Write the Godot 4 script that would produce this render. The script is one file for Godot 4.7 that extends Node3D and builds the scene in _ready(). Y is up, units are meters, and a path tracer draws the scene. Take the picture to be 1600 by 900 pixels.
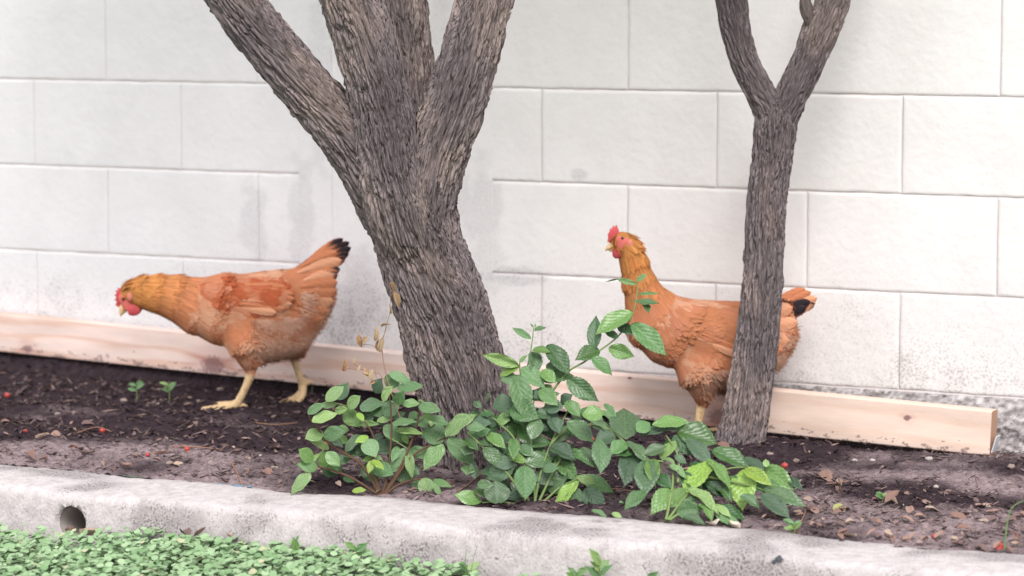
extends Node3D
# A planting bed between a painted block wall and a concrete kerb, two hens, two trees.
# World: x along the wall, y up, z out from the wall towards the camera; metres.

const F := 4447.3            # focal length in pixels of the 1600 px wide photograph
const CAM := Vector3(0, 0.9372, 5.5358)
const YAW := 0.4391
const PITCH := -0.1088
var FW: Vector3              # camera axes
var RT: Vector3
var UP: Vector3
var FH: Vector3              # forward, level
var rng := RandomNumberGenerator.new()
var M := {}
var taken := {}
var tris := 0

# ------------------------------------------------------------------ helpers
func ray(px: float, py: float) -> Vector3:
	return FW * F + RT * (px - 800.0) - UP * (py - 450.0)
func on_y(px: float, py: float, y: float) -> Vector3:
	var d := ray(px, py)
	return CAM + d * ((y - CAM.y) / d.y)
func on_z(px: float, py: float, z: float) -> Vector3:
	var d := ray(px, py)
	return CAM + d * ((z - CAM.z) / d.z)
func on_plane(px: float, py: float, p: Vector3, n: Vector3) -> Vector3:
	var d := ray(px, py)
	return CAM + d * ((p - CAM).dot(n) / d.dot(n))
func scale_at(p: Vector3) -> float:           # pixels of the photograph per metre at p
	return F / (p - CAM).dot(FW)
func lin(r: float, g: float, b: float) -> Color:      # 0..255 display values to linear
	return Color(r / 255.0, g / 255.0, b / 255.0).srgb_to_linear()
func srgb(r: float, g: float, b: float) -> Color:
	return Color(r / 255.0, g / 255.0, b / 255.0)
func rr(a: float, b: float) -> float:
	return rng.randf_range(a, b)

func numbered(called: String) -> String:
	if not taken.has(called):
		taken[called] = 0
		return called
	taken[called] += 1
	return "%s_%03d" % [called, taken[called]]
func tag(o: Node, label: String, category: String, group := "") -> void:
	o.set_meta("label", label)
	o.set_meta("category", category)
	if group != "":
		o.set_meta("group", group)
func thing(called: String, at: Vector3, label: String, category: String, group := "") -> Node3D:
	var o := Node3D.new()
	o.name = numbered(called)
	add_child(o)
	o.position = at
	tag(o, label, category, group)
	return o
func put(called: String, mesh: Mesh, mat: Material, parent: Node = null) -> MeshInstance3D:
	var o := MeshInstance3D.new()
	o.mesh = mesh
	o.material_override = mat
	o.cast_shadow = GeometryInstance3D.SHADOW_CASTING_SETTING_ON
	if parent == null:
		o.name = numbered(called)
		add_child(o)
	else:
		o.name = called
		parent.add_child(o, true)
	return o
func noise(kind: int, freq: float, seed_: int, oct := 1) -> FastNoiseLite:
	var n := FastNoiseLite.new()
	n.noise_type = kind
	n.frequency = freq
	n.seed = seed_
	n.fractal_type = FastNoiseLite.FRACTAL_FBM if oct > 1 else FastNoiseLite.FRACTAL_NONE
	n.fractal_octaves = oct
	return n
func std(color: Color, rough := 0.85, spec := 0.4) -> StandardMaterial3D:
	var m := StandardMaterial3D.new()
	m.albedo_color = color
	m.roughness = rough
	m.metallic_specular = spec
	m.cull_mode = BaseMaterial3D.CULL_DISABLED
	return m
func vcol(rough := 0.85, spec := 0.3) -> StandardMaterial3D:
	var m := std(Color.WHITE, rough, spec)
	m.vertex_color_use_as_albedo = true
	return m
func arrays(v: PackedVector3Array, n: PackedVector3Array, c: PackedColorArray, uv: PackedVector2Array, idx: PackedInt32Array) -> ArrayMesh:
	var a := []
	a.resize(Mesh.ARRAY_MAX)
	a[Mesh.ARRAY_VERTEX] = v
	if n.size(): a[Mesh.ARRAY_NORMAL] = n
	if c.size(): a[Mesh.ARRAY_COLOR] = c
	if uv.size(): a[Mesh.ARRAY_TEX_UV] = uv
	a[Mesh.ARRAY_INDEX] = idx
	var m := ArrayMesh.new()
	m.add_surface_from_arrays(Mesh.PRIMITIVE_TRIANGLES, a)
	tris += idx.size() / 3
	return m
func grid_mesh(v: PackedVector3Array, nu: int, nv: int, wrap: bool, c: PackedColorArray, uv: PackedVector2Array) -> ArrayMesh:
	# nu points per row, nv rows; smooth normals from the rows themselves
	var idx := PackedInt32Array()
	var last := nu if wrap else nu - 1
	for j in nv - 1:
		for i in last:
			var a := j * nu + i
			var b := j * nu + (i + 1) % nu
			idx.append_array(PackedInt32Array([a, a + nu, b, b, a + nu, b + nu]))
	var n := PackedVector3Array()
	n.resize(v.size())
	for j in nv:
		for i in nu:
			var l := (i + nu - 1) % nu if wrap else maxi(i - 1, 0)
			var r := (i + 1) % nu if wrap else mini(i + 1, nu - 1)
			var du := v[j * nu + r] - v[j * nu + l]
			var dv := v[mini(j + 1, nv - 1) * nu + i] - v[maxi(j - 1, 0) * nu + i]
			var w := du.cross(dv)
			n[j * nu + i] = w.normalized() if w.length_squared() > 1e-16 else Vector3.UP
	return arrays(v, n, c, uv, idx)
func smooth_path(p: Array, step: float) -> Array:      # [[Vector3, radius], ...] -> evenly resampled Catmull-Rom
	var out := []
	for k in p.size() - 1:
		var p0: Array = p[maxi(k - 1, 0)]
		var p1: Array = p[k]
		var p2: Array = p[k + 1]
		var p3: Array = p[mini(k + 2, p.size() - 1)]
		var cnt := maxi(1, int(ceil((p2[0] as Vector3).distance_to(p1[0]) / step)))
		for i in cnt:
			var t := float(i) / cnt
			out.append([(p1[0] as Vector3).cubic_interpolate(p2[0], p0[0], p3[0], t), lerpf(p1[1], p2[1], smoothstep(0.0, 1.0, t))])
	out.append(p[p.size() - 1])
	return out
func tube(p: Array, seg: int, step: float, closed := true) -> ArrayMesh:      # plain tapered tube along a path
	var q := smooth_path(p, step)
	var v := PackedVector3Array()
	var nrm := Vector3.ZERO
	for k in q.size():
		var t: Vector3 = (q[mini(k + 1, q.size() - 1)][0] - q[maxi(k - 1, 0)][0]).normalized()
		if nrm == Vector3.ZERO:
			nrm = t.cross(Vector3(0.3, 0.1, 1)).normalized()
		nrm = (nrm - t * nrm.dot(t)).normalized()
		var b := t.cross(nrm)
		for i in seg:
			var a := TAU * i / seg
			v.append(q[k][0] + (nrm * cos(a) + b * sin(a)) * float(q[k][1]))
	if closed:
		for i in seg:
			v.append(q[q.size() - 1][0])
		return grid_mesh(v, seg, q.size() + 1, true, PackedColorArray(), PackedVector2Array())
	return grid_mesh(v, seg, q.size(), true, PackedColorArray(), PackedVector2Array())
func blob(r: Vector3, nu: int, nv: int, f: Callable) -> ArrayMesh:            # an ellipsoid that f may push about
	var v := PackedVector3Array()
	for j in nv + 1:
		var th := PI * j / nv
		for i in nu:
			var a := TAU * i / nu
			var p := Vector3(sin(th) * cos(a), cos(th), sin(th) * sin(a))
			v.append(f.call(p * r, p))
	return grid_mesh(v, nu, nv + 1, true, PackedColorArray(), PackedVector2Array())
func join(list: Array) -> ArrayMesh:
	var st := SurfaceTool.new()
	for e in list:
		st.append_from(e[0], 0, e[1])
	return st.commit()
func image_of(w: int, h: int, data: PackedByteArray) -> ImageTexture:
	var im := Image.create_from_data(w, h, false, Image.FORMAT_RGB8, data)
	im.generate_mipmaps()
	return ImageTexture.create_from_image(im)
func grain(freq: float, seed_: int, oct := 4, size := 512, kind := FastNoiseLite.TYPE_SIMPLEX_SMOOTH) -> NoiseTexture2D:
	var t := NoiseTexture2D.new()
	t.width = size
	t.height = size
	t.seamless = true
	t.noise = noise(kind, freq, seed_, oct)
	return t

# ------------------------------------------------------------------ main
func _ready() -> void:
	rng.seed = 20417
	var basis := Basis(Vector3.UP, YAW) * Basis(Vector3.RIGHT, PITCH)
	RT = basis.x; UP = basis.y; FW = -basis.z
	FH = Vector3(FW.x, 0, FW.z).normalized()
	var cam := Camera3D.new()
	cam.name = "camera"
	cam.transform = Transform3D(basis, CAM)
	cam.fov = rad_to_deg(2.0 * atan(450.0 / F))
	cam.near = 0.05
	cam.far = 600.0
	var lens := CameraAttributesPhysical.new()
	lens.frustum_focal_length = 12.0 / tan(atan(450.0 / F))
	lens.frustum_focus_distance = 5.25
	lens.exposure_aperture = 4.5
	lens.frustum_far = 600.0
	cam.attributes = lens
	add_child(cam)
	cam.current = true

	var we := WorldEnvironment.new()
	we.name = "environment"
	var env := Environment.new()
	env.background_mode = Environment.BG_SKY
	env.tonemap_mode = Environment.TONE_MAPPER_LINEAR
	env.tonemap_exposure = 2.38
	env.sdfgi_enabled = true
	env.ssao_enabled = true
	env.ssil_enabled = true
	var sky := Sky.new()
	var sm := ProceduralSkyMaterial.new()
	sm.sky_top_color = Color(0.87, 0.872, 0.89)
	sm.sky_horizon_color = Color(0.89, 0.888, 0.895)
	sm.ground_horizon_color = Color(0.55, 0.56, 0.52)
	sm.ground_bottom_color = Color(0.35, 0.36, 0.32)
	sm.sky_curve = 0.2
	sky.sky_material = sm
	env.sky = sky
	we.environment = env
	add_child(we)
	var sun := DirectionalLight3D.new()
	sun.name = "sun"
	sun.light_energy = 0.45
	sun.light_angular_distance = 28.0
	sun.light_color = Color(1.0, 0.985, 0.975)
	sun.shadow_enabled = true
	add_child(sun)
	sun.look_at_from_position(Vector3(2.2, 4.5, 3.6), Vector3.ZERO)

	materials()
	build_ground()
	build_kerb()
	build_wall()
	build_plank()
	build_trees()
	build_hens()
	build_plants()
	build_litter()
	print("triangles ", tris)

func materials() -> void:
	var w := std(Color.WHITE, 0.8, 0.35)
	w.heightmap_enabled = true
	w.heightmap_texture = grain(0.035, 3, 4)
	w.heightmap_scale = 0.16
	w.uv1_triplanar = true
	w.uv1_world_triplanar = true
	M.grain_src = w
	var b := vcol(0.95, 0.15)
	b.heightmap_enabled = true
	var bt := grain(0.035, 95, 4, 1024)
	(bt.noise as FastNoiseLite).fractal_type = FastNoiseLite.FRACTAL_RIDGED
	b.heightmap_texture = bt
	b.heightmap_scale = 0.65
	M.bark = b
	M.feather = vcol(0.8, 0.25)
	M.skin = std(srgb(190, 78, 82), 0.6, 0.4)
	M.skin.subsurf_scatter_enabled = true
	M.skin.subsurf_scatter_strength = 0.2
	M.face = std(srgb(202, 106, 98), 0.65, 0.3)
	M.ear = std(srgb(206, 126, 108), 0.7, 0.3)
	M.beak = std(srgb(225, 190, 140), 0.5, 0.5)
	M.leg = vcol(0.6, 0.4)
	M.eye = std(srgb(40, 25, 15), 0.15, 0.6)
	M.iris = std(srgb(150, 95, 45), 0.3, 0.5)
	M.litter = vcol(0.9, 0.2)
	M.stem = std(srgb(112, 132, 82), 0.7, 0.3)
	M.wood_stem = std(srgb(92, 72, 58), 0.85, 0.2)
	M.dry_stem = std(srgb(146, 112, 94), 0.85, 0.2)
	M.berry = std(srgb(168, 58, 52), 0.45, 0.5)

# ------------------------------------------------------------------ ground
var n_a: FastNoiseLite
var n_b: FastNoiseLite
var n_c: FastNoiseLite
func soil_height(x: float, z: float) -> float:
	var y := lerpf(0.022, 0.008, smoothstep(-3.9, -1.9, x))
	y += 0.040 * smoothstep(0.085, 0.03, z) * smoothstep(-1.9, -2.5, x)
	y -= 0.020 * smoothstep(0.20, 0.10, z) * smoothstep(-2.2, -1.7, x)
	y -= 0.012 * smoothstep(0.95, 1.05, z)
	y += 0.012 * exp(-(pow(x + 1.955, 2.0) + pow(z - 0.29, 2.0)) / 0.012) + 0.014 * exp(-(pow(x + 2.34, 2.0) + pow(z - 0.76, 2.0)) / 0.03)
	y += n_a.get_noise_2d(x, z) * 0.008 + n_b.get_noise_2d(x, z) * 0.005
	return y
func soil_tone(x: float, z: float) -> float:      # 0 dark humus .. 1 pale trodden earth
	return smoothstep(-0.25, 0.35, n_c.get_noise_2d(x, z) * 0.9 + 1.1 * (z - 0.86) + 0.9 * smoothstep(-2.2, -1.3, x) * smoothstep(0.75, 0.2, z))
func build_ground() -> void:
	n_a = noise(FastNoiseLite.TYPE_SIMPLEX_SMOOTH, 3.0, 5, 3)
	n_b = noise(FastNoiseLite.TYPE_SIMPLEX_SMOOTH, 28.0, 9, 3)
	n_c = noise(FastNoiseLite.TYPE_SIMPLEX_SMOOTH, 2.2, 15, 4)
	var fine := noise(FastNoiseLite.TYPE_SIMPLEX, 110.0, 21, 2)
	# soil of the bed: dark crumbly humus by the wall, paler trodden earth towards the kerb and to the right
	var nx := 1150
	var nz := 190
	var v := PackedVector3Array()
	var c := PackedColorArray()
	var dark := lin(58, 49, 53)
	var pale := lin(133, 118, 120)
	for j in nz:
		var z := -0.06 + 1.12 * j / (nz - 1.0)
		for i in nx:
			var x := -7.4 + 8.4 * i / (nx - 1.0)
			var e := fine.get_noise_2d(x, z)
			v.append(Vector3(x, soil_height(x, z) + e * 0.0045, z))
			var k := soil_tone(x, z)
			var col := dark.lerp(pale, k)
			c.append(col * (1.0 + 0.35 * e + 0.25 * n_b.get_noise_2d(x + 7.0, z)))
	var m := vcol(0.97, 0.1)
	m.heightmap_enabled = true
	m.heightmap_texture = grain(0.05, 8, 5)
	m.heightmap_scale = 0.5
	m.uv1_triplanar = true
	m.uv1_world_triplanar = true
	m.uv1_scale = Vector3(5, 5, 5)
	var soil := put("soil", grid_mesh(v, nx, nz, false, c, PackedVector2Array()), m)
	soil.set_meta("kind", "structure")
	# lawn to the horizon, a step below the kerb
	var lm := std(srgb(112, 136, 96), 0.95, 0.1)
	var t := grain(0.02, 31, 5)
	t.color_ramp = Gradient.new()
	t.color_ramp.set_color(0, Color(0.55, 0.5, 0.5))
	t.color_ramp.set_color(1, Color(1, 1, 1))
	lm.albedo_texture = t
	lm.uv1_triplanar = true
	lm.uv1_world_triplanar = true
	lm.uv1_scale = Vector3(0.9, 0.9, 0.9)
	var st := SurfaceTool.new()
	st.begin(Mesh.PRIMITIVE_TRIANGLES)
	st.set_normal(Vector3.UP)
	for q in [Vector3(-300, -0.094, 1.15), Vector3(300, -0.094, 1.15), Vector3(300, -0.094, 300), Vector3(-300, -0.094, 1.15), Vector3(300, -0.094, 300), Vector3(-300, -0.094, 300)]:
		st.add_vertex(q)
	var lawn := put("lawn", st.commit(), lm)
	lawn.set_meta("kind", "structure")
	# low round-leaved ground cover
	var leaf := SurfaceTool.new()
	leaf.begin(Mesh.PRIMITIVE_TRIANGLES)
	var rim := []
	for k in 9:
		var a := TAU * (k + 0.5) / 9.0
		var r := 1.0 - 0.35 * exp(-pow((a - PI) * 2.0, 2.0))
		rim.append(Vector3(cos(a) * r, 0.22 * r * r + 0.06 * sin(a * 3.0), sin(a) * r * 0.92))
	for k in 9:
		for q in [Vector3.ZERO, rim[k], rim[(k + 1) % 9]]:
			leaf.set_normal((Vector3.UP - q * 0.2).normalized())
			leaf.add_vertex(q)
	var gm := vcol(0.6, 0.35)
	gm.backlight_enabled = true
	gm.backlight = Color(0.30, 0.36, 0.2)
	var mm := MultiMesh.new()
	mm.transform_format = MultiMesh.TRANSFORM_3D
	mm.use_colors = true
	mm.mesh = leaf.commit()
	var spots := []
	var tries := 0
	while spots.size() < 32000 and tries < 170000:
		tries += 1
		var z := 1.258 + pow(rng.randf(), 1.7) * 1.4
		var x := rr(-4.3, -0.6)
		# thick on the left, thinning out along the kerb to the right
		var d := smoothstep(-1.80, -2.36, x + n_a.get_noise_2d(x * 2.0, z) * 0.25)
		var p := lerpf(0.05, 1.0, d)
		p = maxf(p, smoothstep(1.29, 1.40, z) * 0.85 * smoothstep(-1.2, -1.8, x))
		if z < 1.29: p *= 0.7
		var far := smoothstep(-2.55, -2.95, x)
		p *= lerpf(1.0, smoothstep(1.29, 1.37, z), far)
		if rng.randf() > p: continue
		spots.append([x, z, d])
	mm.instance_count = spots.size()
	for k in spots.size():
		var s: Array = spots[k]
		var h: float = -0.094 + (rr(0.012, 0.046) * (0.45 + 0.55 * s[2]) + 0.01 * n_a.get_noise_2d(s[0] * 3.0, s[1] * 3.0))
		var r := rr(0.0038, 0.0090)
		var up := Vector3(rr(-0.4, 0.4), 1.0, rr(-0.2, 0.65)).normalized()
		var b := Basis(Quaternion(Vector3.UP, up)) * Basis(Vector3.UP, rr(0, TAU))
		mm.set_instance_transform(k, Transform3D(b.scaled(Vector3.ONE * r), Vector3(s[0], h, s[1])))
		var g := rr(0.0, 1.0)
		var col := lin(112, 144, 100).lerp(lin(154, 178, 140), g)
		if rng.randf() < 0.03: col = lin(172, 172, 140)
		mm.set_instance_color(k, col)
	var cover := MultiMeshInstance3D.new()
	cover.name = "ground_cover"
	cover.multimesh = mm
	cover.material_override = gm
	add_child(cover)
	cover.set_meta("kind", "stuff")
	tag(cover, "pale green round-leaved ground cover growing in front of the kerb", "ground cover")

func build_kerb() -> void:
	# extruded rounded profile (z, y), wobbling along its length, with a drain hole through the face
	var prof := [[1.035, -0.30], [1.035, -0.05], [1.036, -0.006], [1.041, 0.0], [1.075, 0.003], [1.12, 0.004], [1.165, 0.004], [1.205, 0.003], [1.228, 0.002], [1.238, -0.003], [1.243, -0.012], [1.245, -0.034], [1.248, -0.060], [1.25, -0.085], [1.252, -0.11], [1.254, -0.30]]
	var n1 := noise(FastNoiseLite.TYPE_SIMPLEX_SMOOTH, 2.4, 41, 2)
	var n2 := noise(FastNoiseLite.TYPE_SIMPLEX_SMOOTH, 22.0, 42, 3)
	var st := SurfaceTool.new()
	st.begin(Mesh.PRIMITIVE_TRIANGLES)
	var rows := 560
	var pts := []
	for j in rows + 1:
		var x := -7.4 + 8.4 * j / rows
		var row := []
		for k in prof.size():
			var q: Array = prof[k]
			var fr := 1.0 if k > 1 and k < 15 else 0.0
			var w := n1.get_noise_2d(x, k * 0.02) * 0.006 * fr
			var e := n2.get_noise_2d(x * 1.0, k * 0.05) * 0.0035 * fr
			row.append(Vector3(x, q[1] + w + e * 0.8, q[0] + (n1.get_noise_2d(x + 9.0, 0.3) * 0.007 + e) * (1.0 if k < 15 else 0.0)))
		pts.append(row)
	var np := prof.size()
	st.set_smooth_group(0)
	for j in rows:
		for k in np:
			var k2 := (k + 1) % np
			for q in [pts[j][k], pts[j][k2], pts[j + 1][k2], pts[j][k], pts[j + 1][k2], pts[j + 1][k]]:
				st.add_vertex(q)
	st.set_smooth_group(-1)
	for e in [[0, false], [rows, true]]:
		var row: Array = pts[e[0]]
		var mid := Vector3.ZERO
		for q in row: mid += q
		mid /= row.size()
		for k in np:
			var a: Vector3 = row[k]
			var b: Vector3 = row[(k + 1) % np]
			for q in ([mid, a, b] if e[1] else [mid, b, a]):
				st.add_vertex(q)
	st.index()
	st.generate_normals()
	var m := std(Color.WHITE, 0.9, 0.25)
	m.albedo_texture = kerb_texture()
	m.uv1_triplanar = true
	m.uv1_world_triplanar = true
	m.uv1_scale = Vector3(0.55, 0.55, 0.55)
	m.heightmap_enabled = true
	m.heightmap_texture = grain(0.22, 44, 3, 1024)
	m.heightmap_scale = 0.14
	var tree := CSGCombiner3D.new()
	tree.name = "kerb"
	var body := CSGMesh3D.new()
	body.name = "kerb_body"
	body.mesh = st.commit()
	body.material = m
	tree.add_child(body)
	var hole := CSGCylinder3D.new()
	hole.name = "drain_hole"
	hole.operation = CSGShape3D.OPERATION_SUBTRACTION
	hole.radius = 0.0325
	hole.height = 0.5
	hole.sides = 40
	var hp := on_z(110, 819, 1.25)
	hole.rotation = Vector3(PI / 2, 0, 0)
	hole.position = Vector3(hp.x, hp.y, 1.30)
	hole.material = m
	tree.add_child(hole)
	add_child(tree)
	tree.set_meta("kind", "structure")
	# flecks of old paint on the kerb
	for q in [[678, 756, 9, 0], [690, 757, 6, 0], [374, 758, 12, 0], [390, 759, 7, 0], [345, 755, 6, 0], [362, 757, 5, 0], [1217, 873, 9, 1], [1209, 878, 5, 1]]:
		var pp := on_y(q[0], q[1], 0.006) if q[3] == 0 else on_z(q[0], q[1], 1.2395)
		if q[3] == 0 and q[0] > 600: continue
		var fleck := blob(Vector3(q[2] * 0.6 / 840.0, 0.0016, q[2] / 1400.0), 12, 6, func(p, u): return p * (1.0 + 0.35 * sin(u.x * 4.0 + q[0]) * cos(u.z * 5.0)))
		var fo := put("paint_fleck", fleck, std(srgb(104, 132, 156) if q[3] == 0 else srgb(70, 74, 80), 0.7, 0.3), tree)
		fo.position = pp if q[3] == 1 else Vector3(pp.x, 0.0045, pp.z)
		if q[3] == 1: fo.rotation.x = 1.0
	# the old pipe that lines the hole
	var v := PackedVector3Array()
	for q in [[0.0320, 1.236], [0.0320, 1.06], [0.0300, 1.06], [0.0300, 1.238]]:
		for i in 32:
			v.append(Vector3(cos(TAU * i / 32) * q[0], sin(TAU * i / 32) * q[0], q[1]))
	var pipe := put("drain_pipe", grid_mesh(v, 32, 4, true, PackedColorArray(), PackedVector2Array()), std(srgb(168, 160, 156), 0.85, 0.3))
	pipe.position = Vector3(hp.x, hp.y, 0)
	tag(pipe, "short drain pipe lining the round hole in the kerb", "pipe")

func kerb_texture() -> ImageTexture:
	var w := 1024
	var a := noise(FastNoiseLite.TYPE_SIMPLEX_SMOOTH, 0.006, 51, 4)
	var b := noise(FastNoiseLite.TYPE_SIMPLEX, 0.05, 52, 4)
	var g := noise(FastNoiseLite.TYPE_SIMPLEX, 0.28, 53, 2)
	var d := PackedByteArray()
	d.resize(w * w * 3)
	var ia := a.get_seamless_image(w, w)
	var ib := b.get_seamless_image(w, w)
	var ig := g.get_seamless_image(w, w)
	ia.convert(Image.FORMAT_L8); ib.convert(Image.FORMAT_L8); ig.convert(Image.FORMAT_L8)
	var da := ia.get_data()
	var db := ib.get_data()
	var dg := ig.get_data()
	for k in w * w:
		var p := da[k] / 255.0
		var q := db[k] / 255.0
		var s := dg[k] / 255.0
		# weathered concrete: pale cement, greyer blotches, dark grit and pits gathered in dirty patches
		var l := 184.0 + 30.0 * (q - 0.5) + 24.0 * (s - 0.5)
		var grey := smoothstep(0.52, 0.75, p)
		l -= 24.0 * grey
		var dirt := smoothstep(0.58, 0.80, p + 0.6 * (q - 0.5)) * smoothstep(0.50, 0.66, s)
		l -= (30.0 + 40.0 * q) * dirt
		if s > 0.78: l -= 34.0
		if s < 0.2: l += 12.0
		d[k * 3] = clampi(int(l + 1), 0, 255)
		d[k * 3 + 1] = clampi(int(l - 6), 0, 255)
		d[k * 3 + 2] = clampi(int(l - 6), 0, 255)
	return image_of(w, w, d)

# ------------------------------------------------------------------ wall
const WX0 := -7.4
const WX1 := 1.0
func wall_texture() -> ImageTexture:
	# paint over blocks, x -4.2..-1.0, y 0..1.0, with the stains that the photograph shows
	var w := 1536
	var h := 480
	var big := noise(FastNoiseLite.TYPE_SIMPLEX_SMOOTH, 0.008, 61, 4)
	var mid := noise(FastNoiseLite.TYPE_SIMPLEX_SMOOTH, 0.03, 62, 3)
	var spk := noise(FastNoiseLite.TYPE_SIMPLEX, 0.22, 63, 2)
	var stain := []      # [x, y, rx, ry, strength] in wall metres: rubbed-off and grimy places
	for q in [[395, 340, 26, 70, 0.5], [470, 330, 22, 85, 0.45], [500, 120, 22, 130, 0.4], [690, 60, 18, 90, 0.4], [745, 320, 40, 70, 0.5], [760, 400, 30, 60, 0.35], [550, 480, 60, 50, 0.9], [560, 430, 35, 50, 0.5], [530, 510, 40, 25, 0.8], [800, 430, 60, 14, 0.8], [905, 272, 16, 10, 0.7], [790, 560, 60, 40, 0.35]]:
		var p := on_z(q[0], q[1], 0.0)
		stain.append([p.x, p.y, q[2] / 700.0, q[3] / 730.0, q[4]])
	var d := PackedByteArray()
	d.resize(w * h * 3)
	for j in h:
		var y := 1.0 - j / 480.0
		for i in w:
			var x := -4.2 + 3.2 * i / w
			var b := big.get_noise_2d(i, j)
			var m := mid.get_noise_2d(i, j)
			var s := spk.get_noise_2d(i, j)
			var r := 226.0 + 5.0 * b + 2.5 * m
			var k := 0.0
			for q in stain:
				var dx: float = (x - q[0]) / q[2]
				var dy: float = (y - q[1]) / q[3]
				var dd := dx * dx + dy * dy
				if dd < 2.5:
					k = maxf(k, q[4] * smoothstep(1.5, 0.35, dd + 1.0 * m + 0.5 * b))
			r -= k * (20.0 + 16.0 * smoothstep(-0.3, 0.5, m + s * 0.7))
			# splashed soil grit low on the wall, as separate specks
			var low := smoothstep(0.42, 0.06, y) * (0.6 + 0.8 * smoothstep(-0.2, 0.4, b))
			if s > 0.66 - 0.36 * low: r -= (24.0 + 14.0 * m) * low + 5.0
			if s < -0.66 + 0.2 * low: r -= 10.0 * low
			r -= 10.0 * low * smoothstep(-0.1, 0.5, m)
			var o := (j * w + i) * 3
			var warm := 1.5 * smoothstep(-3.2, -2.6, x)
			d[o] = clampi(int(r + warm), 0, 255)
			d[o + 1] = clampi(int(r - 2.0), 0, 255)
			d[o + 2] = clampi(int(r - 0.5 - 2.0 * warm + 2.0 * k), 0, 255)
	return image_of(w, h, d)
func block_mesh(x0: float, x1: float, y0: float, y1: float, zf: float, gx: float, gy: float, c: float, d: float) -> ArrayMesh:
	# painted block face: slightly uneven front with soft arrises; UV = place on the wall
	var nx := 22
	var ny := 12
	var v := PackedVector3Array()
	var uv := PackedVector2Array()
	var xs := [0.0, 0.0]
	var ys := [0.0, 0.0]
	xs = [x0 + gx, x0 + gx, x0 + gx + c * 0.35, x0 + gx + c]
	for i in range(1, nx - 7): xs.append(lerpf(x0 + gx + c, x1 - gx - c, i / float(nx - 7)))
	xs.append_array([x1 - gx - c, x1 - gx - c * 0.35, x1 - gx, x1 - gx])
	ys = [y0 + gy, y0 + gy, y0 + gy + d * 0.35, y0 + gy + d]
	for i in range(1, ny - 7): ys.append(lerpf(y0 + gy + d, y1 - gy - d, i / float(ny - 7)))
	ys.append_array([y1 - gy - d, y1 - gy - d * 0.35, y1 - gy, y1 - gy])
	for j in ys.size():
		for i in xs.size():
			var e := mini(mini(i, xs.size() - 1 - i), mini(j, ys.size() - 1 - j))
			var z: float = zf + [-0.03, -0.0024, -0.0008, 0.0][mini(e, 3)]
			if e >= 1:
				z += n_b.get_noise_2d(xs[i] * 0.8, ys[j] * 0.8) * 0.0012
			var wob := n_b.get_noise_2d(xs[i] * 1.6, ys[j] * 1.6 + 3.0) * 0.0016
			v.append(Vector3(xs[i] + wob, ys[j] + wob, z))
			uv.append(Vector2((xs[i] + 4.2) / 3.2, 1.0 - ys[j]))
	return grid_mesh(v, xs.size(), ys.size(), false, PackedColorArray(), uv)
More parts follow.
